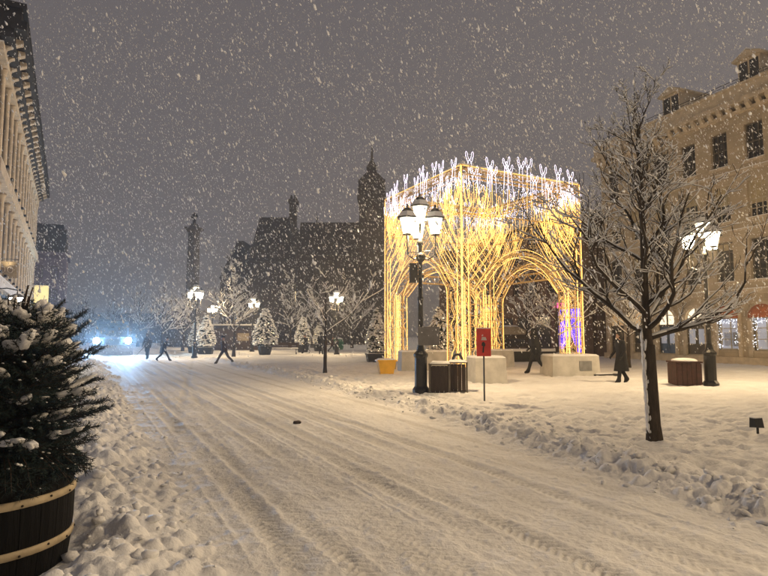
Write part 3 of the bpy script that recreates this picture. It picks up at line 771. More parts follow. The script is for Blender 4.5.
for i, ((x, y), s, lab) in enumerate(lamp_spots):
    o = lamp0 if i == 0 else copy_tree(lamp0)
    o.location = (x, y, ground_z(x, y) - .03 if y > 1 else .07); o.scale = (s, s, s); o.rotation_euler = (0, 0, R((-5, 50, 80, 0, 30, 100, 20, 60)[i]))
    tag(o, lab, 'street lamp', 'street lamps round the square')
# attachments on the front lamp post
lx, ly = gA.x, gA.y
t = thing('junction_box', 'grey box with a round camera strapped high on the lamp post by the bins', 'camera', (lx, ly, 0))
MB().box(-.30, -.07, -.1, .06, 3.05, 3.58).build('box', 'dark_metal', t)
q = MB(); q.tube([(0, -.05, 3.72), (.0, -.24, 3.72)], [.12, .13], 14); q.build('camera_head', 'black_metal', t, True)
q = MB(); q.tube([(0, -.242, 3.72), (.0, -.26, 3.72)], .075, 12); q.build('lens', 'glass_dark', t)
MB().box(-.09, .09, -.09, .09, 3.2, 3.26).build('strap', 'dark_metal', t)
t = thing('sign_plate', 'square grey sign plate seen from behind on the lamp post by the bins', 'sign', (lx, ly, 0))
MB().box(-.08, .50, -.115, -.10, 1.35, 1.85).build('plate', 'grey_plate', t); MB().box(-.09, .09, -.095, .09, 1.55, 1.6).build('clamp', 'dark_metal', t)

# ------------------------------------------------------------------ light pavilion
W = 6.25; Hh = W / 2
pv = thing('light_pavilion', 'tall square pavilion of glowing yellow light ropes shaped like branching trees', 'light sculpture', (4.25, 25.1, .1), R(27.5))
def arch_v(u):
    d = abs(u - Hh)                              # leg, short elbow, then a shallow curve
    return 0 if d > Hh - 1.0 else 3.3 + .75 * (Hh - 1.0 - d) / .6 if d > Hh - 1.6 else 4.05 + .62 * (1 - (d / (Hh - 1.6)) ** 2)
def place(o, k): o.rotation_euler = (0, 0, k * math.pi / 2); return o
prs = random.Random(5)
def ribbon(path, w0, w1):
    n = len(path); Lp = []; Rp = []
    for i, (u, v) in enumerate(path):
        a_, b_ = path[max(i - 1, 0)], path[min(i + 1, n - 1)]
        dx, dy = b_[0] - a_[0], b_[1] - a_[1]; d = math.hypot(dx, dy) or 1
        w = (w0 + (w1 - w0) * i / (n - 1)) / 2
        Lp.append((u - dy / d * w, v + dx / d * w)); Rp.append((u + dy / d * w, v - dx / d * w))
    u, v = path[-1]; a_ = path[-2]; dx, dy = u - a_[0], v - a_[1]; d = math.hypot(dx, dy)
    tip = (u + dx / d * w1 * .6, v + dy / d * w1 * .6)
    return Lp + [tip] + Rp[::-1]
def rope(mb, pts2, yoff, rad=.008, split=7.25):
    run = []; cur = None
    for (u, v) in pts2:
        c = 1 if v > split else 0
        if cur is not None and c != cur:
            run.append((u - Hh, -Hh + yoff, v)); mb.cur = cur; mb.tube(run, rad, 4); run = []
        run.append((u - Hh, -Hh + yoff, v)); cur = c
    if len(run) > 1: mb.cur = cur; mb.tube(run, rad, 4)
    mb.cur = 0
def quadpath(p0, p1, p2, n=9):
    return [((1 - t) ** 2 * p0[0] + 2 * t * (1 - t) * p1[0] + t * t * p2[0], (1 - t) ** 2 * p0[1] + 2 * t * (1 - t) * p1[1] + t * t * p2[1]) for t in [i / (n - 1) for i in range(n)]]
bulbs = {0: [], 1: []}
designs = []
for dsg in range(2):
    paths = []
    for side in (0, 1):
        for j in range(7):
            v0 = 3.3 + .5 * j + prs.uniform(-.08, .08)
            u1 = (2.92, 2.5, 2.05, 1.62, 1.2, .8, .42)[j] + prs.uniform(-.1, .1)
            v1 = (8.25 + prs.uniform(0, .45)) if j % 2 == 0 else 7.5 + prs.uniform(0, .9)
            kn = (u1, max(v0 + u1 * prs.uniform(1.0, 1.25), arch_v(u1) + .3)); kn = (kn[0], min(kn[1], 7.3))
            pa = quadpath((.12 + .04 * (6 - j), v0), (kn[0] * .58, v0 + (kn[1] - v0) * .40), kn, 8) + quadpath(kn, (u1 + .03, kn[1] + .35), (u1 + prs.uniform(-.12, .12), v1 - .3), 6)[1:]
            pa = [(u, max(v, arch_v(u) + .14)) for u, v in pa]
            grp = [(pa, .36, .17)]
            e = pa[-1]
            for sg in (-1, 1):
                grp.append((quadpath(e, (e[0] + sg * .13, e[1] + .10), (e[0] + sg * .15, e[1] + prs.uniform(.28, .42)), 5), .12, .08))
            for q_ in range(2):
                k_ = (3, 5)[q_]; b0 = pa[k_]; ln = prs.uniform(.7, 1.7); top_ = min(b0[1] + ln, 7.9 if prs.random() < .8 else 8.45)
                if top_ - b0[1] < .3: continue
                ex = b0[0] + prs.choice((-.38, -.2, .3, .5)) * ln * .8; ex = min(max(ex, .06), Hh + .3)
                tw_ = quadpath(b0, (b0[0] + (ex - b0[0]) * .9, b0[1] + .2), (ex, top_), 6); grp.append((tw_, .16, .10))
                sg = prs.choice((-1, 1)); c0 = tw_[3]; grp.append((quadpath(c0, (c0[0] + sg * .16, c0[1] + .12), (c0[0] + sg * .18, c0[1] + prs.uniform(.3, .55)), 4), .10, .07))
            if side: grp = [([(W - u, v) for u, v in pp], a_, b_) for pp, a_, b_ in grp]
            paths.append(grp)
    designs.append(paths)
for k in range(4):
    for grp in designs[k % 2]:
        q = MB(); yo = prs.uniform(-.02, .05)
        for pp, w0, w1 in grp:
            rope(q, ribbon(pp, w0, w1), yo)
            for a_, b_ in zip(pp[:-1], pp[1:]):
                d = math.hypot(b_[0] - a_[0], b_[1] - a_[1])
                for _ in range(int(d * 10 + prs.random())):
                    t_ = prs.random(); v = a_[1] + (b_[1] - a_[1]) * t_
                    bulbs[1 if v > 7.2 + prs.uniform(-.3, .2) else 0].append((k, a_[0] + (b_[0] - a_[0]) * t_ + prs.gauss(0, .045), v, yo + prs.uniform(-.03, .03)))
        place(q.build('light_branch', ['rope_warm', 'rope_white'], pv), k)
    # legs: double panels outlined in rope, tapering to the ground
    for side in (0, 1):
        q = MB(); fm = MB()
        for yo in (0, .42):
            ed = [(.03, .35), (.03, 8.0)]; inner = [(1.02, .35), (1.0, 3.1), (1.05, 3.4)]
            if yo: ed = [(.42, .35), (.42, 3.6)]; inner = [(.98, .35), (.96, 3.3)]
            for line in (ed, inner, [(ed[0][0], .35), (inner[0][0], .35)], [(.3 if not yo else .6, .4), (.3 if not yo else .6, 5.2 if not yo else 3.4)]):
                if side: line = [(W - u, v) for u, v in line]
                rope(q, line, yo, .016 if line is not ed else .022)
            for v in np.arange(.6, 3.4, .42):
                line = [(ed[0][0], v), (inner[0][0], v)]
                if side: line = [(W - u, w_) for u, w_ in line]
                fm.tube([(u - Hh, -Hh + yo + .02, v_) for u, v_ in line], .016, 4)
        for _ in range(7):
            u = prs.uniform(.12, .92); ph_ = prs.uniform(0, 6); yo = prs.choice((0, .42)); lo_u = .12 if not yo else .45
            line = [(min(max(u + .10 * math.sin(v * 5.2 + ph_) + .05 * math.sin(v * 11 + ph_), lo_u), .96), v) for v in np.arange(.45, 3.3, .11)]
            if side: line = [(W - a_, b_) for a_, b_ in line]
            rope(q, line, yo + .02, .006)
        for u in (.05, .98):
            uu = W - u if side else u
            fm.tube([(uu - Hh, -Hh + .03, 0), (uu - Hh, -Hh + .03, 8.0 if u < .5 else 3.4)], .03, 5); fm.tube([(uu - Hh, -Hh + .40, 0), (uu - Hh, -Hh + .40, 3.5)], .025, 5)
        place(q.build('leg_rope', ['rope_warm', 'rope_white'], pv), k); place(fm.build('leg', 'gold_frame', pv), k)
        for _ in range(900):
            u = prs.uniform(.03, 1.02); bulbs[0].append((k, W - u if side else u, prs.uniform(.4, 3.5), prs.choice((0, .42)) + prs.uniform(-.02, .02)))
    # arch band
    q = MB(); fm = MB(); pts = []
    for i in range(17):
        u = 1.02 + (W - 2.04) * i / 16; pts.append((u, max(arch_v(u), 3.35)))
    for yo in (0, .42):
        rope(q, pts, yo, .011)
        if not yo: rope(q, [(u, v + .28) for u, v in pts], yo, .010)
        fm.tube([(u - Hh, -Hh + yo, v + .14) for u, v in pts], .028, 5)
    for u, v in pts: fm.tube([(u - Hh, -Hh, v + .1), (u - Hh, -Hh + .42, v + .1)], .02, 4)
    place(q.build('arch_rope', ['rope_warm', 'rope_white'], pv), k); place(fm.build('arch', 'gold_frame', pv), k)
    for _ in range(420):
        u = prs.uniform(1.0, W - 1.0); bulbs[0].append((k, u, max(arch_v(u), 3.35) + prs.uniform(0, .3), prs.choice((0, .42))))
    # top rails and, on the two rear faces, the straight truss
    fm = MB()
    for v in (7.7, 8.02):
        for yo in (.05, .45): fm.tube([(-Hh, -Hh + yo, v), (Hh, -Hh + yo, v)], .04, 5)
    for i in range(14):
        x0, x1 = -Hh + W * i / 14, -Hh + W * (i + 1) / 14
        fm.tube([(x0, -Hh + .05, 7.7 if i % 2 else 8.02), (x1, -Hh + .05, 8.02 if i % 2 else 7.7)], .022, 4); fm.tube([(x0, -Hh + .05, 7.86), (x0, -Hh + .45, 7.86)], .02, 4)
    for v in (6.2,): fm.tube([(-Hh, -Hh + .1, v), (Hh, -Hh + .1, v)], .03, 5)
    place(fm.build('top_rail', 'gold_frame', pv), k)
    q = MB(); rope(q, [(0, 8.02), (W, 8.02)], .02, .016, 9); place(q.build('rail_rope', ['rope_warm', 'rope_white'], pv), k)
    q = MB(); q.box(-Hh, Hh, -Hh + .06, -Hh + .44, 8.06, 8.10); place(q.build('rail_snow', 'snow', pv), k)
    if k in (1, 2):
        fm = MB()
        for v in (4.05, 4.4):
            fm.tube([(-Hh + .9, -Hh + .25, v), (Hh - .9, -Hh + .25, v)], .045, 5)
        for i in range(12):
            x0, x1 = -Hh + .9 + (W - 1.8) * i / 12, -Hh + .9 + (W - 1.8) * (i + 1) / 12
            fm.tube([(x0, -Hh + .25, 4.05 if i % 2 else 4.4), (x1, -Hh + .25, 4.4 if i % 2 else 4.05)], .022, 4)
        place(fm.build('truss', 'gold_frame', pv), k)
    for _ in range(2800):
        u = prs.uniform(.05, W - .05); v = prs.uniform(3.4, 8.0)
        if v < arch_v(u) + .2: continue
        bulbs[1 if v > 7.2 else 0].append((k, u, v, prs.uniform(-.05, .45)))
for c in (0, 1):
    T = []
    for k, u, v, yo in bulbs[c]:
        x, y = u - Hh, -Hh + yo; a_ = k * math.pi / 2
        T.append((x * math.cos(a_) - y * math.sin(a_), x * math.sin(a_) + y * math.cos(a_), v))
    T = np.array(T); S = nrg.uniform(.006, .0105, len(T))
    V, F = inst(OCT_V, OCT_F, np.eye(3)[None] * S[:, None, None], T)
    o = np_mesh('bulbs', V, F, 'bulb_warm' if c == 0 else 'bulb_white', pv); o['kind'] = 'stuff'
# concrete anchor blocks
def block(name, x, y, w, d, h, rz, lab):
    t = thing(name, lab, 'block', (x, y, ground_z(x, y) - .05), rz, 'white anchor blocks of the light pavilion')
    q = MB(); q.frustum(0, h, (w / 2, d / 2), (w / 2 - .03, d / 2 - .03)); q.build('body', 'concrete', t)
    q = MB(); q.frustum(h, h + .07, (w / 2 - .02, d / 2 - .02), (w / 2 - .1, d / 2 - .1)); q.build('snow_cap', 'snow', t)
    return t
fwd = Vector((math.cos(R(27.5)), math.sin(R(27.5)))); lft = Vector((-fwd.y, fwd.x)); ctr = Vector((4.25, 25.1))
def pvp(a, b): q = ctr + fwd * a + lft * b; return q.x, q.y
g1 = G(489, 383); g2 = G(418, 371); g3 = G(575, 376)
block('anchor_block', g1.x, g1.y + .5, 1.1, .9, .85, R(12), 'pale concrete block at the foot of the pavilion leg behind the red sign')
block('anchor_block', g2.x + .35, g2.y + .7, 2.3, 1.1, .85, R(8), 'long pale concrete block beside the yellow tub')
b3 = block('anchor_block', g3.x, g3.y + .6, 1.95, 1.1, .80, R(10), 'pale concrete block with a grey plaque between the walking man and woman')
MB().box(.12, .62, -.56, -.53, .25, .62).build('plaque', 'plaque', b3)
for a_, b_, z_, e_ in ((-2.2, -2.2, 2.2, 10), (2.2, -2.2, 2.2, 10), (-2.2, 2.2, 2.2, 10), (2.2, 2.2, 2.2, 10), (0, 0, 5.6, 35)):
    ld = bpy.data.lights.new('rope_glow', 'POINT'); ld.energy = e_; ld.color = (1, .66, .26); ld.shadow_soft_size = .5
    lob = bpy.data.objects.new('rope_glow', ld); col.objects.link(lob); lob.parent = pv; lob.location = (a_, b_, z_)
x, y = pvp(Hh - .8, Hh - 1.2)
block('anchor_block', x, y, 1.8, 1.0, .85, R(27), 'pale concrete block by the rear leg of the pavilion')
bp = thing('base_plate', 'dark steel base plate under the right leg of the pavilion', 'base plate', (*G(602, 375).xy, .06), R(20))
MB().box(-.55, .55, -.3, .3, 0, .09).build('plate', 'dark_metal', bp); MB().box(-.5, .3, -.25, .25, .09, .13).build('snow_cap', 'snow', bp)

# ------------------------------------------------------------------ bins, tub, sign, planter, spotlight
def bin_(px_, py_, w, h, lab, ring):
    p = G(px_, py_); t = thing('litter_bin', lab, 'bin', (p.x, p.y + w / 2, ground_z(p.x, p.y) - .03), R(-8), 'square litter bins by the lamp post')
    for sx in (-1, 1):
        for sy in (-1, 1): MB().box(sx * w / 2 - .025, sx * w / 2 + .025, sy * w / 2 - .025, sy * w / 2 + .025, 0, h).build('corner_post', 'bin_frame', t)
    for k in range(4):
        for i in range(4):
            x0 = -w / 2 + .03 + (w - .06) * i / 4
            o = MB().box(x0 + .004, x0 + (w - .06) / 4 - .004, -w / 2 - .01, -w / 2 + .012, .05, h - .05).build('slat', 'bin_panel', t); o.rotation_euler = (0, 0, k * math.pi / 2)
    MB().box(-w / 2 - .03, w / 2 + .03, -w / 2 - .03, w / 2 + .03, h, h + .03).build('lid', 'bin_frame', t)
    q = MB(); q.frustum(h + .03, h + .085, (w / 2 + .01, w / 2 + .01), (w / 2 - .06, w / 2 - .06)); q.build('snow_cap', 'snow', t)
    if ring:
        q = MB(); q.tube([(.13 * math.cos(a_ * .3142), 0, h + .06 + .17 * math.sin(a_ * .3142)) for a_ in range(11)], .035, 6); q.build('hood', 'black_metal', t)
bin_(441, 393, .52, .78, 'dark slatted litter bin next to the lamp post', False)
bin_(459, 391.5, .50, .80, 'dark slatted litter bin with a small hoop on top', True)

p = G(386, 373.5); t = thing('yellow_tub', 'yellow plastic grit tub beside the pavilion leg', 'tub', (p.x, p.y + .2, ground_z(p.x, p.y) - .02), R(10))
q = MB(); n = 4
q.frustum(0, .52, (.26, .24), (.36, .32)); q.build('body', 'yellow_plastic', t)
q = MB(); q.frustum(.52, .58, (.40, .36), (.40, .36)); q.build('rim', 'yellow_plastic', t); q = MB(); q.frustum(.58, .63, (.36, .32), (.28, .25)); q.build('snow_cap', 'snow', t)

p = G(484.5, 401); t = thing('red_sign', 'red rectangular sign on a thin grey pole in the snow', 'sign', (p.x, p.y, ground_z(p.x, p.y) - .05), R(-6))
MB().tube([(0, 0, 0), (0, 0, 1.75)], .02, 8).build('pole', 'pole_grey', t)
sg = MB().box(-.165, .165, -.035, -.022, 1.12, 1.76).build('panel', 'sign_red', t)
q = MB(); y_ = -.0375
q.prism([(-.035, 1.20), (.0, 1.20), (.012, 1.36), (-.018, 1.37)], y_, y_ + .002); q.prism([(-.05, 1.36), (.03, 1.345), (.04, 1.40), (.0, 1.46), (-.045, 1.43)], y_, y_ + .002)
q.build('emblem', 'sign_mark', sg)
q = MB(); q.prism([(-.06, 1.49), (.07, 1.49), (.05, 1.56), (-.04, 1.57)], y_, y_ + .002); q.build('mark', 'sign_pale', sg)
MB().box(-.17, .17, -.04, -.018, 1.762, 1.785).build('snow_cap', 'snow', t)

p = G(693, 386); t = thing('planter_box', 'brown square planter box with snow on top beside the lamp post', 'planter', (p.x, p.y + .45, ground_z(p.x, p.y) - .02), R(-6))
q = MB(); q.frustum(0, .68, (.33, .33), (.34, .34)); q.build('box', 'brown_planter', t)
for k in range(4):
    for i in range(5):
        o = MB().box(-.34 + .137 * i, -.34 + .137 * i + .125, -.37, -.335, .03, .66).build('board', 'brown_planter', t); o.rotation_euler = (0, 0, k * math.pi / 2)
q = MB(); q.frustum(.68, .73, (.39, .39), (.39, .39)); q.build('rim', 'brown_planter', t)
q = MB(); q.blob((0, 0, .73), (.37, .37, .10), 2, .06); q.build('snow_cap', 'snow', t, True)

p = G(757, 434.5); t = thing('ground_spotlight', 'small black spotlight on a stake in the snow', 'spotlight', (p.x, p.y, ground_z(p.x, p.y) - .02), R(20))
MB().tube([(.02, 0, 0), (.02, 0, .14)], .018, 8).build('stake', 'black_metal', t)
q = MB(); q.frustum(-.075, .075, (.095, .05), (.085, .04)); o = q.build('housing', 'black_metal', t); o.location = (0, 0, .20); o.rotation_euler = (R(-8), R(6), 0)
MB().box(-.085, .075, -.045, .045, .272, .287).build('snow_cap', 'snow', t)

# ------------------------------------------------------------------ conifers
def conifer_mesh(h, rmax, seed, n=900):
    g = np.random.default_rng(seed)
    t = 1 - g.random(n) ** .55; z = h * (.04 + .95 * t)
    prof = rmax * np.where(t < .25, .82 + .72 * t, 1.0 * (1 - ((t - .25) / .76)) ** .9) + .015
    a_ = g.random(n) * 6.283; rr = prof * (.55 + .5 * g.random(n) ** .5)
    ctr_ = np.stack([rr * np.cos(a_), rr * np.sin(a_), z], 1)
    # foliage: sprays of small blades
    Vs = []; Fs = []; m = 7
    dirs = np.stack([np.cos(a_), np.sin(a_), .25 + .5 * t], 1); dirs /= np.linalg.norm(dirs, axis=1)[:, None]
    for k in range(m):
        d = dirs + g.normal(0, .55, (n, 3)); d /= np.linalg.norm(d, axis=1)[:, None]
        L_ = g.uniform(.10, .20, (n, 1)) * (.7 + .3 * h / 3); sdv = np.cross(d, g.normal(size=(n, 3))); sdv /= np.linalg.norm(sdv, axis=1)[:, None]
        c0 = ctr_ - dirs * .08
        Vs.append(np.stack([c0 - sdv * .03, c0 + sdv * .03, c0 + d * L_ + sdv * .012, c0 + d * L_ - sdv * .012], 1).reshape(-1, 3))
    V = np.concatenate(Vs); F = np.arange(len(V)).reshape(-1, 4)
    sel = g.random(n) < .8
    cs = ctr_[sel] + dirs[sel] * .05 + np.array([0, 0, .03])
    A = np.zeros((len(cs), 3, 3)); s0 = g.uniform(.05, .115, len(cs)) * (.7 + .1 * h)
    for i in range(len(cs)):
        c_, s_ = dirs[sel][i][:2] / (np.linalg.norm(dirs[sel][i][:2]) + 1e-6)
        A[i] = np.array([[c_, -s_, 0], [s_, c_, 0], [-.35, 0, 1]]) @ np.diag([s0[i] * 1.35, s0[i], s0[i] * .55]) @ (np.eye(3) + g.normal(0, .15, (3, 3)))
    iv = np.array([tuple(v) for v in _iv]) * (1 + .15 * g.normal(size=(12, 1)))
    SV, SF = inst(iv, _if, A, cs)
    return V, F, SV, SF
con_t = []
for h, r_, sd_ in ((2.9, .85, 1), (2.9, .62, 2)):
    V, F, SV, SF = conifer_mesh(h, r_, sd_)
    a_ = np_mesh('foliage', V, F, 'shrub_needle'); b_ = np_mesh('snow', SV, SF, 'snow', None, True)
    g_ = np.random.default_rng(sd_ + 50); ii_ = g_.integers(0, len(SV) // 12, 170)
    BT = SV.reshape(-1, 12, 3).mean(1)[ii_] * np.array([1.07, 1.07, 1]); BV, BF = inst(OCT_V, OCT_F, np.eye(3)[None] * g_.uniform(.022, .040, len(BT))[:, None, None], BT)
    c_ = np_mesh('string_lights', BV, BF, 'string_bulb')
    con_t.append((a_.data, b_.data, c_.data)); bpy.data.objects.remove(c_); bpy.data.objects.remove(a_); bpy.data.objects.remove(b_)
trunk_me = None
def conifer(pxx, depth, base_y, top_y, kind, planter, lab, plab, wfac=1.0, dark=False):
    c = AT(pxx, 340, depth); x, y = c.x, depth
    zg = ground_z(x, y) - .03
    ph = {'tub': .72, 'box': .6}[planter]
    if planter == 'tub':
        t = thing('planter_tub', plab, 'planter', (x, y, zg), 0, 'dark tubs holding snowy conifers')
        MB().lathe([(.42, 0), (.52, .35), (.55, ph - .1)], 14).build('tub', 'black_planter', t)
        MB().lathe([(.59, ph - .1), (.59, ph), (.5, ph)], 14).build('rim', 'black_planter', t); MB().lathe([(.56, ph), (.4, ph + .06), (.05, ph + .08)], 14).build('snow_cap', 'snow', t, True)
    else:
        t = thing('planter_box', plab, 'planter', (x, y, zg), R(8), 'dark boxes holding snowy conifers')
        q = MB(); q.frustum(0, ph - .08, (.5, .5), (.58, .58)); q.build('box', 'black_planter', t)
        q = MB(); q.frustum(ph - .08, ph, (.62, .62), (.62, .62)); q.build('rim', 'black_planter', t); q = MB(); q.frustum(ph, ph + .05, (.58, .58), (.4, .4)); q.build('snow_cap', 'snow', t)
    H = HT(top_y, depth) - zg - ph - .05
    ft = thing('conifer', lab, 'tree', (x, y, zg + ph - .02), rng.uniform(0, 6), 'snowy conifers in planters on the square')
    ft.scale = (wfac * H / 2.9, wfac * H / 2.9, H / 2.9)
    MB().tube([(0, 0, 0), (0, 0, 2.6)], [.06, .015], 6).build('trunk', 'bark', ft)
    link('foliage', con_t[kind][0], ft)['kind'] = 'stuff'
    if not dark:
        link('snow', con_t[kind][1], ft)['kind'] = 'stuff'; link('string_lights', con_t[kind][2], ft)['kind'] = 'stuff'
conifer(265, 45, 355, 307, 0, 'tub', 'broad conical conifer thick with snow, beside the wooden bench', 'dark round tub under the broad conical conifer')
conifer(206, 47, 347, 314, 1, 'box', 'snow-covered conifer beside the lamp post near the monument', 'dark box under the snowy conifer by the lamp post', 1.2)
conifer(196, 50, 347, 320, 0, 'box', 'smaller snowy conifer half hidden behind the lamp post', 'dark box half hidden behind the lamp post', .9)
conifer(303, 52, 350, 316, 0, 'tub', 'snowy conifer between the bench and the people by the slender tree', 'dark tub between the bench and the walking group', .9)
conifer(319, 56, 349, 322, 1, 'tub', 'short snowy conifer just behind the slender bare tree', 'dark tub behind the slender bare tree', 1.2)
conifer(376.5, 33, 362, 306, 1, 'box', 'tall narrow snowy conifer at the outer side of the pavilion leg', 'dark box beside the pavilion leg', .95)
conifer(439, 32, 364, 305, 0, 'box', 'cone-shaped snowy conifer seen through the pavilion arch', 'dark planter box seen through the pavilion arch', .92)
conifer(570, 30.5, 360, 333, 1, 'box', 'small dark conifer without snow in front of the violet shopfront', 'dark box before the violet shopfront', 1.3, True)

# --- benches, hut, kiosk, ledge
def bench(pxx, depth, w, rz, lab):
    c = AT(pxx, 340, depth); t = thing('park_bench', lab, 'bench', (c.x, depth, ground_z(c.x, depth)), rz)
    for i in range(3): MB().box(-w / 2, w / 2, -.22 + .15 * i, -.22 + .15 * i + .13, .42, .46).build('seat_slat', 'wood_dark', t)
    for i in range(3): MB().box(-w / 2, w / 2, .24, .28, .56 + .14 * i, .56 + .14 * i + .12).build('back_slat', 'wood_dark', t)
    for s in (-1, 1):
        q = MB(); q.box(s * w * .42 - .03, s * w * .42 + .03, -.2, -.15, 0, .415); q.box(s * w * .42 - .03, s * w * .42 + .03, .2, .238, 0, .95); q.box(s * w * .42 - .03, s * w * .42 + .03, -.148, .198, .36, .415); q.build('leg', 'black_metal', t)
    q = MB(); q.frustum(.462, .54, (w / 2 - .02, .2), (w / 2 - .1, .12)); q.build('snow_cap', 'snow', t)
bench(283, 46.5, 2.6, R(5), 'wooden park bench capped with snow between two conifers')
bench(326, 58, 2.2, R(-4), 'distant snowy bench behind the walking group')
c = AT(226, 340, 60)
t = thing('timber_hut', 'long low dark timber hut with a snowy roof behind the thin bare tree', 'hut', (c.x, 60, .1), R(6))
q = MB(); q.box(-3.4, 3.4, 0, 2.6, 0, 2.3); q.build('wall', 'wood_dark', t)
for i in range(20): MB().box(-3.4 + .34 * i + .01, -3.4 + .34 * i + .33, -.035, -.002, .05, 2.25).build('plank', 'wood_dark', t)
MB().prismx([(-.4, 2.3), (3.0, 2.3), (3.0, 2.42), (-.4, 2.6)], -3.7, 3.7).build('roof', 'slate', t)
MB().prismx([(-.42, 2.62), (3.0, 2.44), (3.0, 2.56), (-.42, 2.76)], -3.7, 3.7).build('roof_snow', 'snow', t)
MB().box(1.2, 2.4, -.06, -.036, 1.0, 1.8).build('hatch', 'hoop', t)
c = AT(511, 345, 40)
t = thing('market_kiosk', 'small kiosk with a snowy hipped roof behind the pavilion', 'kiosk', (c.x - .2, 40, .1), R(15))
MB().box(-1.0, 1.0, -1, 1, 0, 1.35).build('wall', 'wood_dark', t)
for sx in (-1, 1): MB().box(sx * .95 - .05, sx * .95 + .05, -1.06, -1.001, 0, 1.6).build('post', 'wood_dark', t)
MB().box(-.8, .8, -1.03, -1.004, .75, 1.3).build('hatch', 'glass_dark', t)
q = MB(); q.frustum(1.6, 2.15, (1.3, 1.3), (.55, .55)); q.build('roof', 'hoop', t); q = MB(); q.frustum(2.16, 2.26, (.55, .55), (.4, .4)); q.build('roof_snow', 'snow', t)
MB().box(-.98, .98, -.98, .98, 1.352, 1.598).build('frieze', 'wood_dark', t)
c = AT(533, 360, 33)
t = thing('low_wall', 'long low dark stage edge under snow behind the walking man', 'wall', (c.x, 33, .08), R(4))
MB().box(-2.6, 2.2, 0, 1.2, 0, .62).build('body', 'black_planter', t); MB().box(-2.62, 2.22, -.02, 1.22, .62, .76).build('snow_cap', 'snow', t)
c = AT(338, 347, 62)
t = thing('green_container', 'rounded green container with lit top behind the slender bare tree', 'container', (c.x, 62, .1))
MB().lathe([(.55, 0), (.62, .3), (.62, .85), (.5, 1.15), (.2, 1.3)], 14).build('body', 'green_plastic', t); MB().lathe([(.5, 1.152), (.35, 1.29), (.08, 1.36)], 12).build('snow_cap', 'snow', t, True)

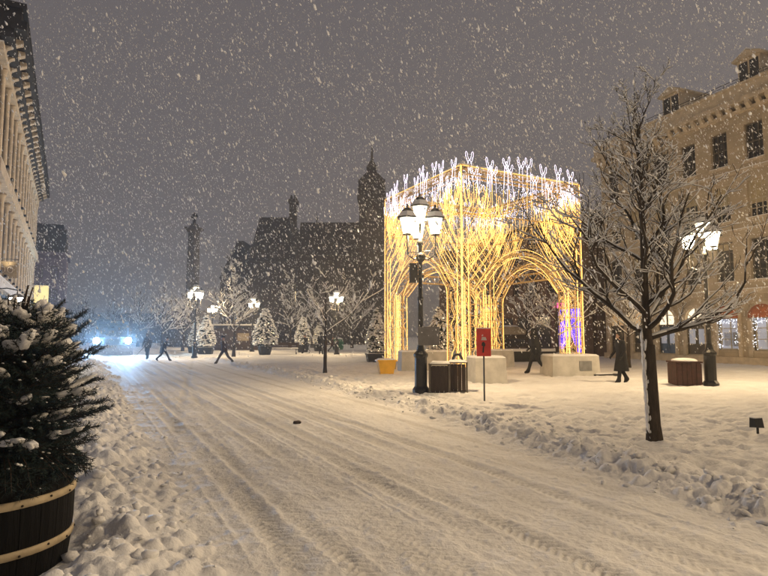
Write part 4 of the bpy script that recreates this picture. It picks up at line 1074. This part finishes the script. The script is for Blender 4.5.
# ------------------------------------------------------------------ bare trees with snow on the twigs
def bare_tree(name, lab, x, y, spec, bark='bark', grp=None):
    r_ = random.Random(spec.get('seed', 1)); H = spec['h']; wood = MB(); trunk = MB(); snow = MB(); zg = ground_z(x, y) - .06
    t = thing(name, lab, 'tree', (x, y, zg), 0, grp)
    lean = Vector(spec.get('lean', (0, 0, 0))); fork = spec['fork']; r0 = spec['r']
    sn = spec.get('snow', 1.0); mn = spec.get('min_r', .004)
    def put_snow(pts, rad):
        run = []; rr = []
        for i, p in enumerate(pts):
            a_, b_ = pts[max(i - 1, 0)], pts[min(i + 1, len(pts) - 1)]; d = (b_ - a_).normalized()
            if abs(d.z) < .86:
                s = (rad[i] * .72 + spec.get('cake', .007) * sn) * r_.uniform(.75, 1.15); run.append(p + Vector((0, 0, rad[i] * .62 + .004 * sn))); rr.append(s)
            else:
                if len(run) > 1: snow.tube(run, rr, 5)
                run, rr = [], []
        if len(run) > 1: snow.tube(run, rr, 5)
    def branch(p, d, L_, r, lev, up):
        n = spec.get('seg', (6, 5, 4))[min(lev, 2)]
        pts = [p]; rad = [r]; dd = d.normalized(); kids = []
        for i in range(n):
            dd = (dd + Vector((r_.gauss(0, spec.get('wig', .13)), r_.gauss(0, spec.get('wig', .13)), r_.gauss(0, .08) + up * (.16 if lev < 2 else .08)))).normalized()
            p = p + dd * (L_ / n); pts.append(p); rad.append(max(r * (1 - (i + 1) / n * .78), mn * .6))
            kids.append((p.copy(), dd.copy(), i / n))
        wood.tube(pts, rad, 5 if lev < 2 else 4, False); put_snow(pts, rad)
        if lev >= spec['levels']: return
        m = spec['kids'][lev]
        for _ in range(m):
            q, dk, f = r_.choice(kids[:-1] if len(kids) > 2 else kids)
            ax = dk.orthogonal().normalized(); ax.rotate(Matrix.Rotation(r_.uniform(0, 6.283), 3, dk))
            nd = (dk * 1.0 + ax * r_.uniform(.55, 1.05)).normalized()
            if nd.z < -.15: nd.z *= -.5
            branch(q, nd, L_ * r_.uniform(.32, .55) * (1.1 - .4 * f), max(r * .5 * (1 - .5 * f), mn), lev + 1, up)
    # trunk and leader
    tp = []; tr = []; n = 14
    for i in range(n + 1):
        f = i / n; z = H * f
        wob = Vector((math.sin(f * 5 + spec.get('seed', 1)) * .025 * H * .3, math.cos(f * 4) * .02 * H * .3, 0)) * (f if z > fork else 0)
        tp.append(Vector((0, 0, z)) + lean * f + wob)
        if z <= fork: tr.append(r0 * (1.35 if i == 0 else 1 - .16 * z / fork))
        else: tr.append(max(r0 * .62 * (1 - (z - fork) / (H - fork)) ** .8, mn))
    k = max(i for i in range(n + 1) if tp[i].z <= fork + H / n * .5)
    trunk.tube(tp[:k + 1], tr[:k + 1], 12); wood.tube(tp[k:], [tr[k] * .8] + tr[k + 1:], 7, False)
    for j in range(spec['prim']):
        f = j / (spec['prim'] - 1) if spec['prim'] > 1 else 0
        z = fork * .97 + (H * .93 - fork) * f ** spec.get('low', 1.25)
        i = min(int(z / H * n), n - 1); b = tp[i].lerp(tp[i + 1], z / H * n - i)
        az = j * 2.4 + r_.uniform(-.4, .4); el = R(spec.get('el', 38) + 26 * f + r_.uniform(-10, 10))
        L_ = spec['spread'] * (1 - spec.get('keep', .80) * f ** .8) * r_.uniform(.75, 1.12)
        branch(b, Vector((math.cos(az) * math.cos(el), math.sin(az) * math.cos(el), math.sin(el))), L_, max(r0 * .40 * (1 - .7 * f), mn * 1.5), 0, spec.get('up', 1))
    for j in range(spec.get('fuzz', 0)):
        f = (j + r_.random()) / spec['fuzz']; z = fork * 1.15 + (H * .985 - fork * 1.15) * f
        i = min(int(z / H * n), n - 1); b = tp[i].lerp(tp[i + 1], z / H * n - i); az = r_.uniform(0, 6.283); el = R(r_.uniform(42, 66))
        branch(b, Vector((math.cos(az) * math.cos(el), math.sin(az) * math.cos(el), math.sin(el))), (.95 - .62 * f) * r_.uniform(.6, 1.1), .012 * (1 - .5 * f), max(spec['levels'] - 1, 1), .6)
    trunk.build('trunk', bark, t, True); wood.build('branches', bark, t, True); snow.build('snow', 'snow', t, True)['kind'] = 'stuff'
    if spec.get('plaster'):
        q = MB()
        for _ in range(190):
            z = r_.uniform(.02, fork); az = R(186) + r_.gauss(0, .26); w_ = r_.uniform(.012, .028)
            q.blob(Vector((0, 0, z)) + lean * (z / H) + Vector((math.cos(az), math.sin(az), 0)) * r0 * .92, (w_ * .5, w_, w_ * r_.uniform(1.5, 3.2)), 1, .15)
        o = q.build('trunk_snow', 'snow', t, True); o['kind'] = 'stuff'
        q = MB(); q.blob((0, 0, .07), (r0 * 2.8, r0 * 2.8, .09), 2, .16); q.build('root_snow', 'snow', t, True)
    return t
p = G(655, 444)
top = AT(632, 84, p.y)
bare_tree('bare_tree', 'bare tree with dark trunk and dense snow-dusted branches beside the road', p.x, p.y,
          dict(h=top.z - .1, fork=1.62, r=.098, spread=2.55, prim=20, levels=3, kids=[8, 4, 2], el=30, up=.62, seed=4, snow=1.0, cake=.0048, seg=(9, 6, 5), wig=.19, low=1.45, keep=.74, fuzz=42, lean=(top.x - p.x, 0, 0), plaster=True, min_r=.005))
p = G(325, 373)
bare_tree('bare_tree', 'slender young bare tree with snowy limbs on the open square', p.x, p.y,
          dict(h=HT(268, p.y) - .1, fork=1.75, r=.075, spread=3.0, prim=8, levels=2, kids=[4, 2], el=30, up=.75, seed=12, snow=2.0, min_r=.012))
far = [('faint bare tree far down the street behind the lorry', 84, 92, 296, 5.0, 41, 2.4, 'bark'), ('faint bare tree beyond the lorry and left of the standing person', 138, 84, 290, 5.0, 42, 2.4, 'bark'), ('faint twiggy tree between the lorry headlights and the terrace', 112, 100, 298, 5.0, 43, 2.4, 'bark'),
       ('thin bare tree in front of the timber hut', 234, 41, 262, 3.4, 21, 1.9, 'bark_grey'),
       ('reddish bare tree spreading beside the town hall wing', 228, 70, 250, 5.5, 22, 2.6, 'bark'),
       ('dark bare tree behind the striding pair on the road', 162, 52, 285, 3.6, 23, 1.9, 'bark'),
       ('snowy bare tree beside the lamp post near the monument', 183, 56, 292, 3.2, 24, 2.0, 'bark'),
       ('bare tree with thick snow in front of the town hall pavilion', 290, 66, 268, 4.4, 25, 2.2, 'bark_grey'),
       ('bare tree with snowy twigs before the town hall main front', 312, 72, 285, 4.0, 26, 2.2, 'bark_grey'),
       ('bare tree with snowy boughs behind the row of benches', 352, 70, 282, 4.2, 27, 2.2, 'bark'),
       ('bare tree with golden snowy twigs behind the pavilion near the violet shopfront', 557, 31, 262, 2.9, 28, 1.6, 'bark'),
       ('bare tree in the gap beyond the rear pavilion leg', 527, 37, 268, 3.0, 29, 1.8, 'bark'),
       ('bare snowy tree between the woman in the long coat and the sandstone building', 628, 27, 285, 2.0, 30, 1.6, 'bark')]
for lab, pxx, dep, ty, spd, sd_, fk, bk in far:
    c = AT(pxx, 340, dep)
    bare_tree('bare_tree', lab, c.x, dep, dict(h=HT(ty, dep) - .1, fork=fk, r=.11 * dep / 50 + .03, spread=spd, prim=14, levels=2, kids=[6, 3], el=34, up=.9, seed=sd_, snow=1.2 + dep / 26, min_r=.004 + dep * .00028), bk)

# ------------------------------------------------------------------ barrel planter and fir tree on the left
BC = Vector((-2.76, 3.98)); BR = .535; zg = .03
t = thing('barrel_planter', 'black half-barrel planter with two cream hoops on the pavement', 'planter', (BC.x, BC.y, zg))
NS = 26; BH = .67
def brad(z): return BR * (.90 + .12 * math.sin(math.pi * (.18 + .55 * z / BH)))
for i in range(NS):
    if i == 0:
        q = MB(); hw = math.pi / NS * .965; vs = []; fs = []
        zz = [0, .12, .28, .44, .58, BH]
        for z in zz:
            ro, ri = brad(z), brad(z) - .03
            for r_, a_ in ((ro, -hw), (ro * 1.004, 0), (ro, hw), (ri, hw), (ri, -hw)): vs.append((r_ * math.cos(a_), r_ * math.sin(a_), z))
        for j in range(len(zz) - 1):
            for k in range(5): fs.append((j * 5 + k, j * 5 + (k + 1) % 5, (j + 1) * 5 + (k + 1) % 5, (j + 1) * 5 + k))
        fs += [(4, 3, 2, 1, 0), tuple(range((len(zz) - 1) * 5, len(zz) * 5))]
        q.add(vs, fs); o = q.build('stave', 'stave_wood', t); sm_ = o.data
    else: o = link('stave', sm_, t)
    o.rotation_euler = (0, 0, 2 * math.pi * i / NS)
for z in (.19, .50):
    q = MB(); w = .026; n = 48; vs = []; fs = []
    prof = [(brad(z - w) + .003, z - w), (brad(z - w) + .013, z - w + .003), (brad(z) + .014, z), (brad(z + w) + .013, z + w - .003), (brad(z + w) + .003, z + w)]
    q.lathe(prof, n); hp = q.build('hoop', 'hoop', t)
    hp.data.polygons.foreach_set('use_smooth', [True] * len(hp.data.polygons))
    for k in range(18):
        a_ = 2 * math.pi * k / 18 + .1
        o = MB().blob(((brad(z) + .015) * math.cos(a_), (brad(z) + .015) * math.sin(a_), z + (.008 if k % 2 else -.008)), (.009, .009, .009), 0, 0).build('rivet', 'rivet', hp)
MB().lathe([(brad(BH) - .035, BH - .1), (brad(BH) - .035, BH - .02), (.05, BH + .03)], 24).build('soil', 'bark', t)

FIRTILT = R(9)
ft = thing('fir_tree', 'bushy dark fir with snow-laden boughs growing in the black barrel', 'tree', (BC.x, BC.y, zg + BH - .04))
fr = random.Random(3); wood = MB(); snowm = MB(); ndl_p = []; ndl_d = []; ndl_l = []
ft.rotation_euler = (0, FIRTILT, 0)
FH = 1.08
def fprof(z): return float(np.interp(z, [0, .1, .35, .6, .8, .95, 1.08], [.58, .66, .70, .62, .46, .28, .06]))
wood.tube([(0, 0, 0), (.01, 0, .7), (.0, .01, FH + .12)], [.045, .03, .008], 8)
def needles(pts, dens, ln):
    for a_, b_ in zip(pts[:-1], pts[1:]):
        d = b_ - a_; L_ = d.length; dn = d.normalized()
        for _ in range(int(L_ * dens)):
            q = a_ + d * fr.random(); s = dn.orthogonal(); s.rotate(Matrix.Rotation(fr.uniform(0, 6.283), 3, dn))
            ndl_p.append(q); ndl_d.append((dn * .75 + s.normalized() * .85).normalized()); ndl_l.append(ln * fr.uniform(.75, 1.15))
for i in range(430):
    z0 = FH * (.0 + .95 * fr.random() ** .85); az = fr.uniform(0, 6.283); Rr = fprof(z0) * fr.uniform(.62, 1.08); el = R(-6 + 50 * (z0 / FH) + fr.uniform(-10, 12))
    d = Vector((math.cos(az) * math.cos(el), math.sin(az) * math.cos(el), math.sin(el)))
    pts = []; p = Vector((0, 0, z0 - .05)); n = 6; L_ = Rr / max(math.cos(el), .5)
    for k in range(n + 1):
        pts.append(p.copy()); d = (d + Vector((fr.gauss(0, .05), fr.gauss(0, .05), .03))).normalized(); p = p + d * L_ / n
    wood.tube(pts, [.011 * (1 - k / n * .75) for k in range(n + 1)], 4, False)
    needles(pts[2:], 340, .032)
    tips = [(pts[-1], d)]
    for k in range(2, n):
        for s in (-1, 1):
            sd_ = d.cross(Vector((0, 0, 1))).normalized() * s
            dd = (d * .8 + sd_ * .75 + Vector((0, 0, fr.uniform(-.15, .25)))).normalized(); ll = L_ * .30 * (1.15 - k / n) + .05
            tw_ = [pts[k], pts[k] + dd * ll * .5, pts[k] + dd * ll]
            wood.tube(tw_, [.004, .003, .002], 3, False); needles(tw_, 380, .030)
            if k >= 4: tips.append((tw_[-1], dd))
    if fr.random() < .10 + .55 * (z0 / FH) ** 1.2:
        # a pad of snow lying along the outer half of the bough
        for (c_, ln_, w_) in [(pts[-2], fr.uniform(.05, .095), fr.uniform(.03, .052))] + ([(pts[-3] + Vector((fr.gauss(0, .03), fr.gauss(0, .03), 0)), fr.uniform(.05, .1), fr.uniform(.03, .05))] if fr.random() < .6 else []):
            xx = d.normalized(); yy = Vector((0, 0, 1)).cross(xx).normalized(); z_ = xx.cross(yy)
            rot = Matrix((xx, yy, z_)).transposed()
            snowm.blob(c_ + Vector((0, 0, .02)), (ln_, w_, w_ * fr.uniform(.4, .7)), 2, .2, rot)
for i in range(90):       # low boughs hanging over the rim
    az = 6.283 * i / 90 + fr.uniform(-.05, .05); Rr = fr.uniform(.5, .68)
    pts = [Vector((math.cos(az) * Rr * f, math.sin(az) * Rr * f, .19 + .06 * math.sin(f * 3.1) - .13 * f * f + fr.uniform(-.02, .04))) for f in (0, .3, .55, .8, 1)]
    wood.tube(pts, [.008, .007, .006, .004, .003], 4, False); needles(pts[1:], 330, .034)
    d = (pts[-1] - pts[-2]).normalized()
    for k in (2, 3):
        for s in (-1, 1):
            e = pts[k] + (d * .7 + d.cross(Vector((0, 0, 1))).normalized() * s * .8).normalized() * .14; needles([pts[k], e], 330, .028)
for k in range(7):        # upright leading shoots
    az = k * 2.4; b0 = Vector((0, 0, FH - .28 + .03 * k)); e = b0 + Vector((math.cos(az) * .1, math.sin(az) * .1, .26 + .05 * (k % 3)))
    pts = [b0, b0.lerp(e, .5) + Vector((math.cos(az) * .02, math.sin(az) * .02, -.01)), e]; wood.tube(pts, [.008, .007, .004], 5); needles(pts, 120, .018)
pts = [Vector((0, 0, FH - .1)), Vector((.01, 0, FH + .08)), Vector((.015, 0, FH + .24))]; wood.tube(pts, [.012, .010, .005], 6); needles(pts, 120, .02)
wood.build('trunk', 'shoot', ft)
P = np.array([tuple(v) for v in ndl_p]); Dn = np.array([tuple(v) for v in ndl_d]); Ln = np.array(ndl_l)[:, None]
S = np.cross(Dn, nrg.normal(size=Dn.shape)); S /= np.linalg.norm(S, axis=1)[:, None]; wn2 = .0021
V = np.stack([P - S * wn2, P + S * wn2, P + Dn * Ln + S * wn2 * .5, P + Dn * Ln - S * wn2 * .5], 1).reshape(-1, 3)
o = np_mesh('foliage', V, np.arange(len(V)).reshape(-1, 4), 'needle', ft)
for k_ in range(2600):
    q_ = fr.choice(ndl_p)
    if q_.length < .4 or fr.random() > .35 + .5 * q_.z / FH: continue
    w_ = fr.uniform(.004, .013); snowm.blob(q_ + Vector((0, 0, .008)), (w_ * 1.5, w_, w_ * .6), 0, .2)
snowm.build('snow', 'snow', ft, True)['kind'] = 'stuff'; o['kind'] = 'stuff'

# ------------------------------------------------------------------ lorry with plough and headlights
D = 46; c = AT(112.5, 340, D)
t = thing('plough_lorry', 'dark lorry with a snow plough and glaring blue-white headlights on the road', 'lorry', (c.x, D, .0), math.atan2(-c.x, D) + R(2))
q = MB(); q.prismx([(0, .55), (0, 1.5), (.15, 1.6), (.35, 2.75), (.6, 2.85), (2.2, 2.85), (2.2, .55)], -1.2, 1.2); cb_ = q.build('cab', 'truck_paint', t)
q = MB(); q.add([(-1.05, .15, 1.68), (1.05, .15, 1.68), (1.0, .33, 2.62), (-1.0, .33, 2.62)], [(0, 1, 2, 3)]); 
q = MB(); q.prismx([(.145, 1.7), (.10, 1.7), (.285, 2.6), (.32, 2.6)][::-1], -1.05, 1.05); q.build('windscreen', 'glass_dark', cb_)
q = MB(); q.box(-.6, .6, -.04, -.002, .8, 1.35); q.build('grille', 'black_metal', cb_)
MB().box(-1.25, 1.25, -.25, -.045, .5, .78).build('bumper', 'dark_metal', t); MB().box(-1.22, 1.22, 2.3, 6.5, .8, 2.4).build('hopper', 'truck_paint', t); MB().box(-.5, .5, .1, 6.4, .45, .8).build('chassis', 'dark_metal', t)
for s in (-1, 1):
    hl = MB().lathe([(.24, 0), (.24, .04), (.18, .085)], 12).build('headlight', 'headlight', t); hl.rotation_euler = (R(90), 0, 0); hl.location = (s * 1.17, -.055, 1.22)
    o = MB().box(s * 1.17 - .26, s * 1.17 + .26, -.05, .02, .96, 1.48).build('headlight_housing', 'dark_metal', t)
    ld = bpy.data.lights.new('headlight_beam', 'SPOT'); ld.energy = 8000; ld.color = (.26, .55, 1); ld.spot_size = R(44); ld.spot_blend = .9; ld.shadow_soft_size = .1
    lob = bpy.data.objects.new('headlight_beam', ld); col.objects.link(lob); lob.parent = t; lob.location = (s * 1.17, -.2, 1.22); lob.rotation_euler = (R(90 - 2.5), 0, R(180) + s * R(3))
    for yy in (1.1, 5.2):
        w_ = MB().tube([(s * .85, yy, .5), (s * 1.15, yy, .5)], .5, 18).build('wheel', 'tyre', t); MB().tube([(s * 1.151, yy, .5), (s * 1.17, yy, .5)], .27, 12).build('rim', 'rim', w_)
    MB().box(s * 1.28 - .06, s * 1.28 + .06, .1, .2, 1.7, 2.2).build('mirror', 'black_metal', t)
q = MB(); q.prismx([(-.95, .06), (-.75, .35), (-.72, .62), (-.85, .88), (-.9, .88), (-.80, .6), (-.83, .35), (-1.0, .08)], -1.5, 1.5); q.build('plough_blade', 'plow_steel', t); MB().box(-.25, .25, -.78, -.25, .4, .5).build('plough_arm', 'dark_metal', t)
MB().box(-.9, .9, .7, 1.0, 2.855, 2.98).build('beacon_bar', 'dark_metal', t)

# ------------------------------------------------------------------ people
def person(px_, py_, hgt_, rz, pose, coat, legs, lab, z0=.1, long=0, hood=False, bag=False, hat=None):
    g0 = G(px_, py_, z0); t = thing('person', lab, 'person', (g0.x, g0.y, ground_z(g0.x, g0.y) - .01), rz, 'people walking in the snow')
    V = []; E = []; Rd = []
    def v(p, r, par=None):
        V.append(p); Rd.append(r if isinstance(r, tuple) else (r, r))
        if par is not None: E.append((par, len(V) - 1))
        return len(V) - 1
    st, sw, ln = pose.get('stride', 24), pose.get('arm', 20), pose.get('lean', 4)
    lx_ = math.tan(R(ln))
    def L_(y, z): return y + (z - .93) * lx_
    pel = v((0, 0, .95), (.15, .12)); sp = v((0, L_(0, 1.12), 1.12), (.14, .11), pel); chst = v((0, L_(.0, 1.32), 1.32), (.165, .125), sp)
    nk = v((0, L_(.0, 1.47), 1.47), .065, chst); hd0 = v((0, L_(.02, 1.55), 1.55), .075, nk); hd1 = v((0, L_(.03, 1.63), 1.63), (.085, .10), hd0); v((0, L_(.02, 1.72), 1.72), (.06, .075), hd1)
    v((0, L_(.125, 1.615), 1.615), .016, hd1)               # nose
    for s in (-1, 1): v((s * .095, L_(.02, 1.62), 1.62), .015, hd1)
    hands = []
    for s in (-1, 1):
        a_ = R(sw * s); sh = v((s * .19, L_(0, 1.41), 1.41), .075, chst)
        el_ = (s * .24, L_(0, 1.41) + .28 * math.sin(a_), 1.41 - .28 * math.cos(a_)); e = v(el_, .06, sh)
        b_ = a_ + R(pose.get('bend', 22)); wr = (s * .235, el_[1] + .25 * math.sin(b_), el_[2] - .25 * math.cos(b_)); w_ = v(wr, .043, e)
        dy, dz = math.sin(b_), -math.cos(b_); pm = v((wr[0], wr[1] + dy * .06, wr[2] + dz * .06), (.03, .034), w_); hands.append(wr)
        for k, ll in enumerate((.075, .085, .08, .06)):
            o_ = (k - 1.5) * .02; f0 = v((wr[0] - s * .004, wr[1] + dy * (.06 + ll * .5) - dz * o_, wr[2] + dz * (.06 + ll * .5) + dy * o_), .009, pm)
            v((wr[0] - s * .022, wr[1] + dy * (.06 + ll) - dz * o_, wr[2] + dz * (.06 + ll) + dy * o_), .008, f0)
        v((wr[0] - s * .03, wr[1] + dy * .05 + .03, wr[2] + dz * .05), .010, w_)
        c_ = R(-st * s); hp = v((s * .095, 0, .90), .105, pel); kn = (s * .10, .44 * math.sin(c_) + .03, .90 - .44 * math.cos(c_)); k_ = v(kn, .078, hp)
        back = c_ < 0; d_ = c_ - R(pose.get('knee', 20) if back else 4)
        an = (s * .10, kn[1] + .42 * math.sin(d_), kn[2] - .40 * math.cos(d_)); a1 = v(an, .058, k_)
        v((s * .11, an[1] + .15 * math.cos(d_ * .6), an[2] - .035 + (.15 * math.sin(d_) if back else 0)), .042, a1); v((s * .10, an[1] - .05, an[2] - .03), .042, a1)
    zmin = min(p[2] - r[0] * .9 for p, r in zip(V, Rd)); V = [(x, y, z - zmin) for x, y, z in V]
    me = bpy.data.meshes.new('body'); me.from_pydata(V, E, []); o = link('body', me, t)
    md = o.modifiers.new('skin', 'SKIN'); md.use_smooth_shade = True
    sv = me.skin_vertices[0].data
    for i, r in enumerate(Rd): sv[i].radius = r; sv[i].use_root = (i == 0)
    o.modifiers.new('sub', 'SUBSURF').levels = 1
    o.modifiers['sub'].render_levels = 1
    dg = bpy.context.evaluated_depsgraph_get(); nm = bpy.data.meshes.new_from_object(o.evaluated_get(dg)); o.modifiers.clear(); o.data = nm
    for k in (coat, legs, 'boots', 'skin', 'bag'): nm.materials.append(M[k])
    for pl in nm.polygons:
        z = pl.center.z + zmin; cx = abs(pl.center.x)
        pl.material_index = 3 if z > 1.49 else (1 if z < .88 and cx < .2 else 0)
        if z < .15: pl.material_index = 2
        for h in hands:
            if (pl.center - Vector((h[0], h[1], h[2] - zmin))).length < .17 and pl.center.z < h[2] - zmin: pl.material_index = 4
        pl.use_smooth = True
    z_ = -zmin
    hem = .80 - long; q = MB(); vs = []; fs = []; rg = [(1.455, .085, .075), (1.42, .185, .11), (1.30, .205, .145), (1.10, .19, .14), (.95, .205, .155), (hem, .21 + .05 * long, .16 + .25 * long)]
    for z, rx, ry in rg:
        for k in range(14):
            a_ = 6.2832 * k / 14; wob = 1 + (.05 * math.sin(3 * a_ + z * 9))
            vs.append((rx * wob * math.cos(a_), L_(0, z) * (1 if z > .93 else .0) + ry * wob * math.sin(a_), z + z_))
    for j in range(len(rg) - 1):
        for k in range(14): fs.append((j * 14 + k, j * 14 + (k + 1) % 14, (j + 1) * 14 + (k + 1) % 14, (j + 1) * 14 + k))
    q.add(vs, fs); q.build('coat', coat, t, True)
    hy = L_(.02, 1.63)
    q = MB()
    if hood: q.lathe([(.115, 1.46), (.125, 1.56), (.125, 1.66), (.09, 1.75), (.02, 1.785)], 12, (0, hy - .035, z_)); q.build('hood', coat, t, True)
    elif hat: q.lathe([(.115, 1.655), (.118, 1.70), (.09, 1.765), (.03, 1.80)], 12, (0, hy - .01, z_)); q.build('hat', hat, t, True)
    else: q.lathe([(.08, 1.47), (.105, 1.56), (.112, 1.68), (.085, 1.745), (.02, 1.77)], 12, (0, hy - .03, z_)); q.build('hair', 'hair', t, True)
    if not hood:
        q = MB()
        for s in (-1, 1): q.blob((s * .034, L_(.115, 1.635), 1.638 + z_), (.014, .01, .009), 0, 0)
        q.blob((0, L_(.11, 1.57), 1.572 + z_), (.026, .012, .006), 0, 0); q.build('face_features', 'hair', t)
    q = MB()
    for s in (-1, 1): q.blob((s * .13, L_(-.02, 1.42), 1.452 + z_), (.075, .055, .016), 1, .2)
    q.blob((0, hy - .03, (1.785 if hood else 1.80 if hat else 1.77) + z_), (.06, .06, .014), 1, .15); q.build('snow_dusting', 'snow', t, True)['kind'] = 'stuff'
    if bag:
        bgm = MB(); bgm.blob((.25, L_(-.02, .95), .92 + z_), (.09, .19, .16), 1, .08); bb_ = bgm.build('shoulder_bag', 'bag', t, True)
        MB().tube([(.25, L_(0, 1.0), 1.05 + z_), (.20, L_(.02, 1.42), 1.47 + z_), (-.1, L_(.12, 1.3), 1.3 + z_)], .012, 5).build('strap', 'bag', bb_)
    s_ = hgt_ / (1.76 + z_ * 0 + (0.03 if hat else 0)); t.scale = (s_, s_, s_)
    return t
person(536, 374.5, 1.80, R(70), dict(stride=19, arm=8, lean=5, bend=40), 'coat_black', 'trousers', 'man in a dark hooded coat striding past the concrete blocks', hood=True, bag=True)
person(622, 382, 1.70, R(100), dict(stride=12, arm=4, lean=3, bend=35), 'coat_black', 'boots', 'woman in a long black coat walking beside the right pavilion leg', long=.38)
person(224, 364, 1.74, R(72), dict(stride=32, arm=22, lean=8), 'coat_brown', 'trousers_tan', 'person in a brown jacket and pale trousers striding off the road', z0=.0, hat='coat_black')
person(147, 359.3, 1.78, R(175), dict(stride=6, arm=12, lean=2), 'coat_grey', 'trousers', 'person in grey standing in the headlight glow holding a shovel', z0=.0, hood=True)
person(163.5, 361, 1.62, R(-75), dict(stride=27, arm=30, lean=14, bend=50), 'coat_navy', 'trousers', 'person in navy hurrying through the headlight glow', z0=.0, hat='coat_navy')
person(306, 353.5, 1.68, R(80), dict(stride=18, arm=18, lean=10), 'coat_black', 'trousers', 'person in black leaning over beside the conifer tub', hat='coat_black')
person(321, 354.5, 1.80, R(10), dict(stride=10, arm=20, lean=3), 'coat_black', 'trousers', 'tall person in black standing left of the slender bare trunk', hood=True)
person(332, 352, 1.50, R(-80), dict(stride=26, arm=24, lean=6), 'coat_brown', 'trousers', 'shorter person in brown walking away right of the slender bare trunk', hat='coat_brown')
c = G(142.5, 360, 0); t = thing('snow_shovel', 'snow shovel held by the person in grey on the road', 'shovel', (c.x, c.y, .02), R(10))
MB().tube([(.32, .2, 1.15), (-.55, -.1, .12)], .018, 6).build('handle', 'wood_dark', t); q = MB(); q.box(-.85, -.5, -.3, .12, .03, .06); q.build('blade', 'dark_metal', t)
# lump of frozen slush on the road
g0 = G(297, 424, .0); q = MB(); q.blob((0, 0, .02), (.07, .05, .035), 2, .2); o = q.build('slush_lump', 'wood_dark', None, True); o.location = (g0.x, g0.y, ground_z(g0.x, g0.y)); tag(o, 'small dark lump of dirty ice lying on the snowy road', 'ice lump')

# ------------------------------------------------------------------ falling snow
FV = np.array([tuple(v) for v in _iv]) * (1 + .25 * np.sin(np.arange(12) * 2.3))[:, None]
def flakes(n, x0, x1, y0, y1, z0, z1, smin, smax):
    T = np.stack([nrg.uniform(x0, x1, n), nrg.uniform(y0, y1, n), nrg.uniform(z0, z1, n)], 1)
    s = smin + (smax - smin) * nrg.random(n) ** 2.2
    ax = np.stack([.38 + nrg.normal(0, .22, n), nrg.normal(0, .2, n), -np.ones(n)], 1); ax /= np.linalg.norm(ax, axis=1)[:, None]
    b = np.cross(ax, nrg.normal(size=(n, 3))); b /= np.linalg.norm(b, axis=1)[:, None]; c_ = np.cross(ax, b)
    A = np.stack([b * (s * nrg.uniform(.7, 1.2, n))[:, None], c_ * (s * nrg.uniform(.6, 1.1, n))[:, None], ax * (s * nrg.uniform(1.6, 3.4, n))[:, None]], 2)
    return inst(FV, _if, A, T)
parts_ = [flakes(13000, -9, 9, 2.8, 12, 1.6, 8.5, .004, .0105), flakes(34000, -24, 20, 12, 32, 1.1, 17, .009, .021), flakes(26000, -45, 32, 32, 75, .3, 36, .017, .038)]
Vs = []; Fs = []; b = 0
for V, F in parts_: Vs.append(V); Fs.append(F + b); b += len(V)
tag(np_mesh('falling_snow', np.concatenate(Vs), np.concatenate(Fs), 'flake', None, True), 'snowflakes falling thickly through the night air', 'snow', None, 'stuff')

# ------------------------------------------------------------------ haze of the snowfall
m = bpy.data.materials.new('haze'); m.use_nodes = True; M['haze'] = m
nt = m.node_tree; nt.nodes.clear(); ou = nt.nodes.new('ShaderNodeOutputMaterial'); pvn = nt.nodes.new('ShaderNodeVolumePrincipled')
pvn.inputs['Color'].default_value = (.9, .9, .92, 1); pvn.inputs['Density'].default_value = .0021; pvn.inputs['Anisotropy'].default_value = .6
nt.links.new(pvn.outputs[0], ou.inputs['Volume'])
HAZE = True
if HAZE:
    hzo = MB().box(-1150, 1150, -750, 1150, -1.2, 42).build('haze', 'haze'); tag(hzo, 'pale snowy haze filling the night air', 'haze', None, 'stuff')
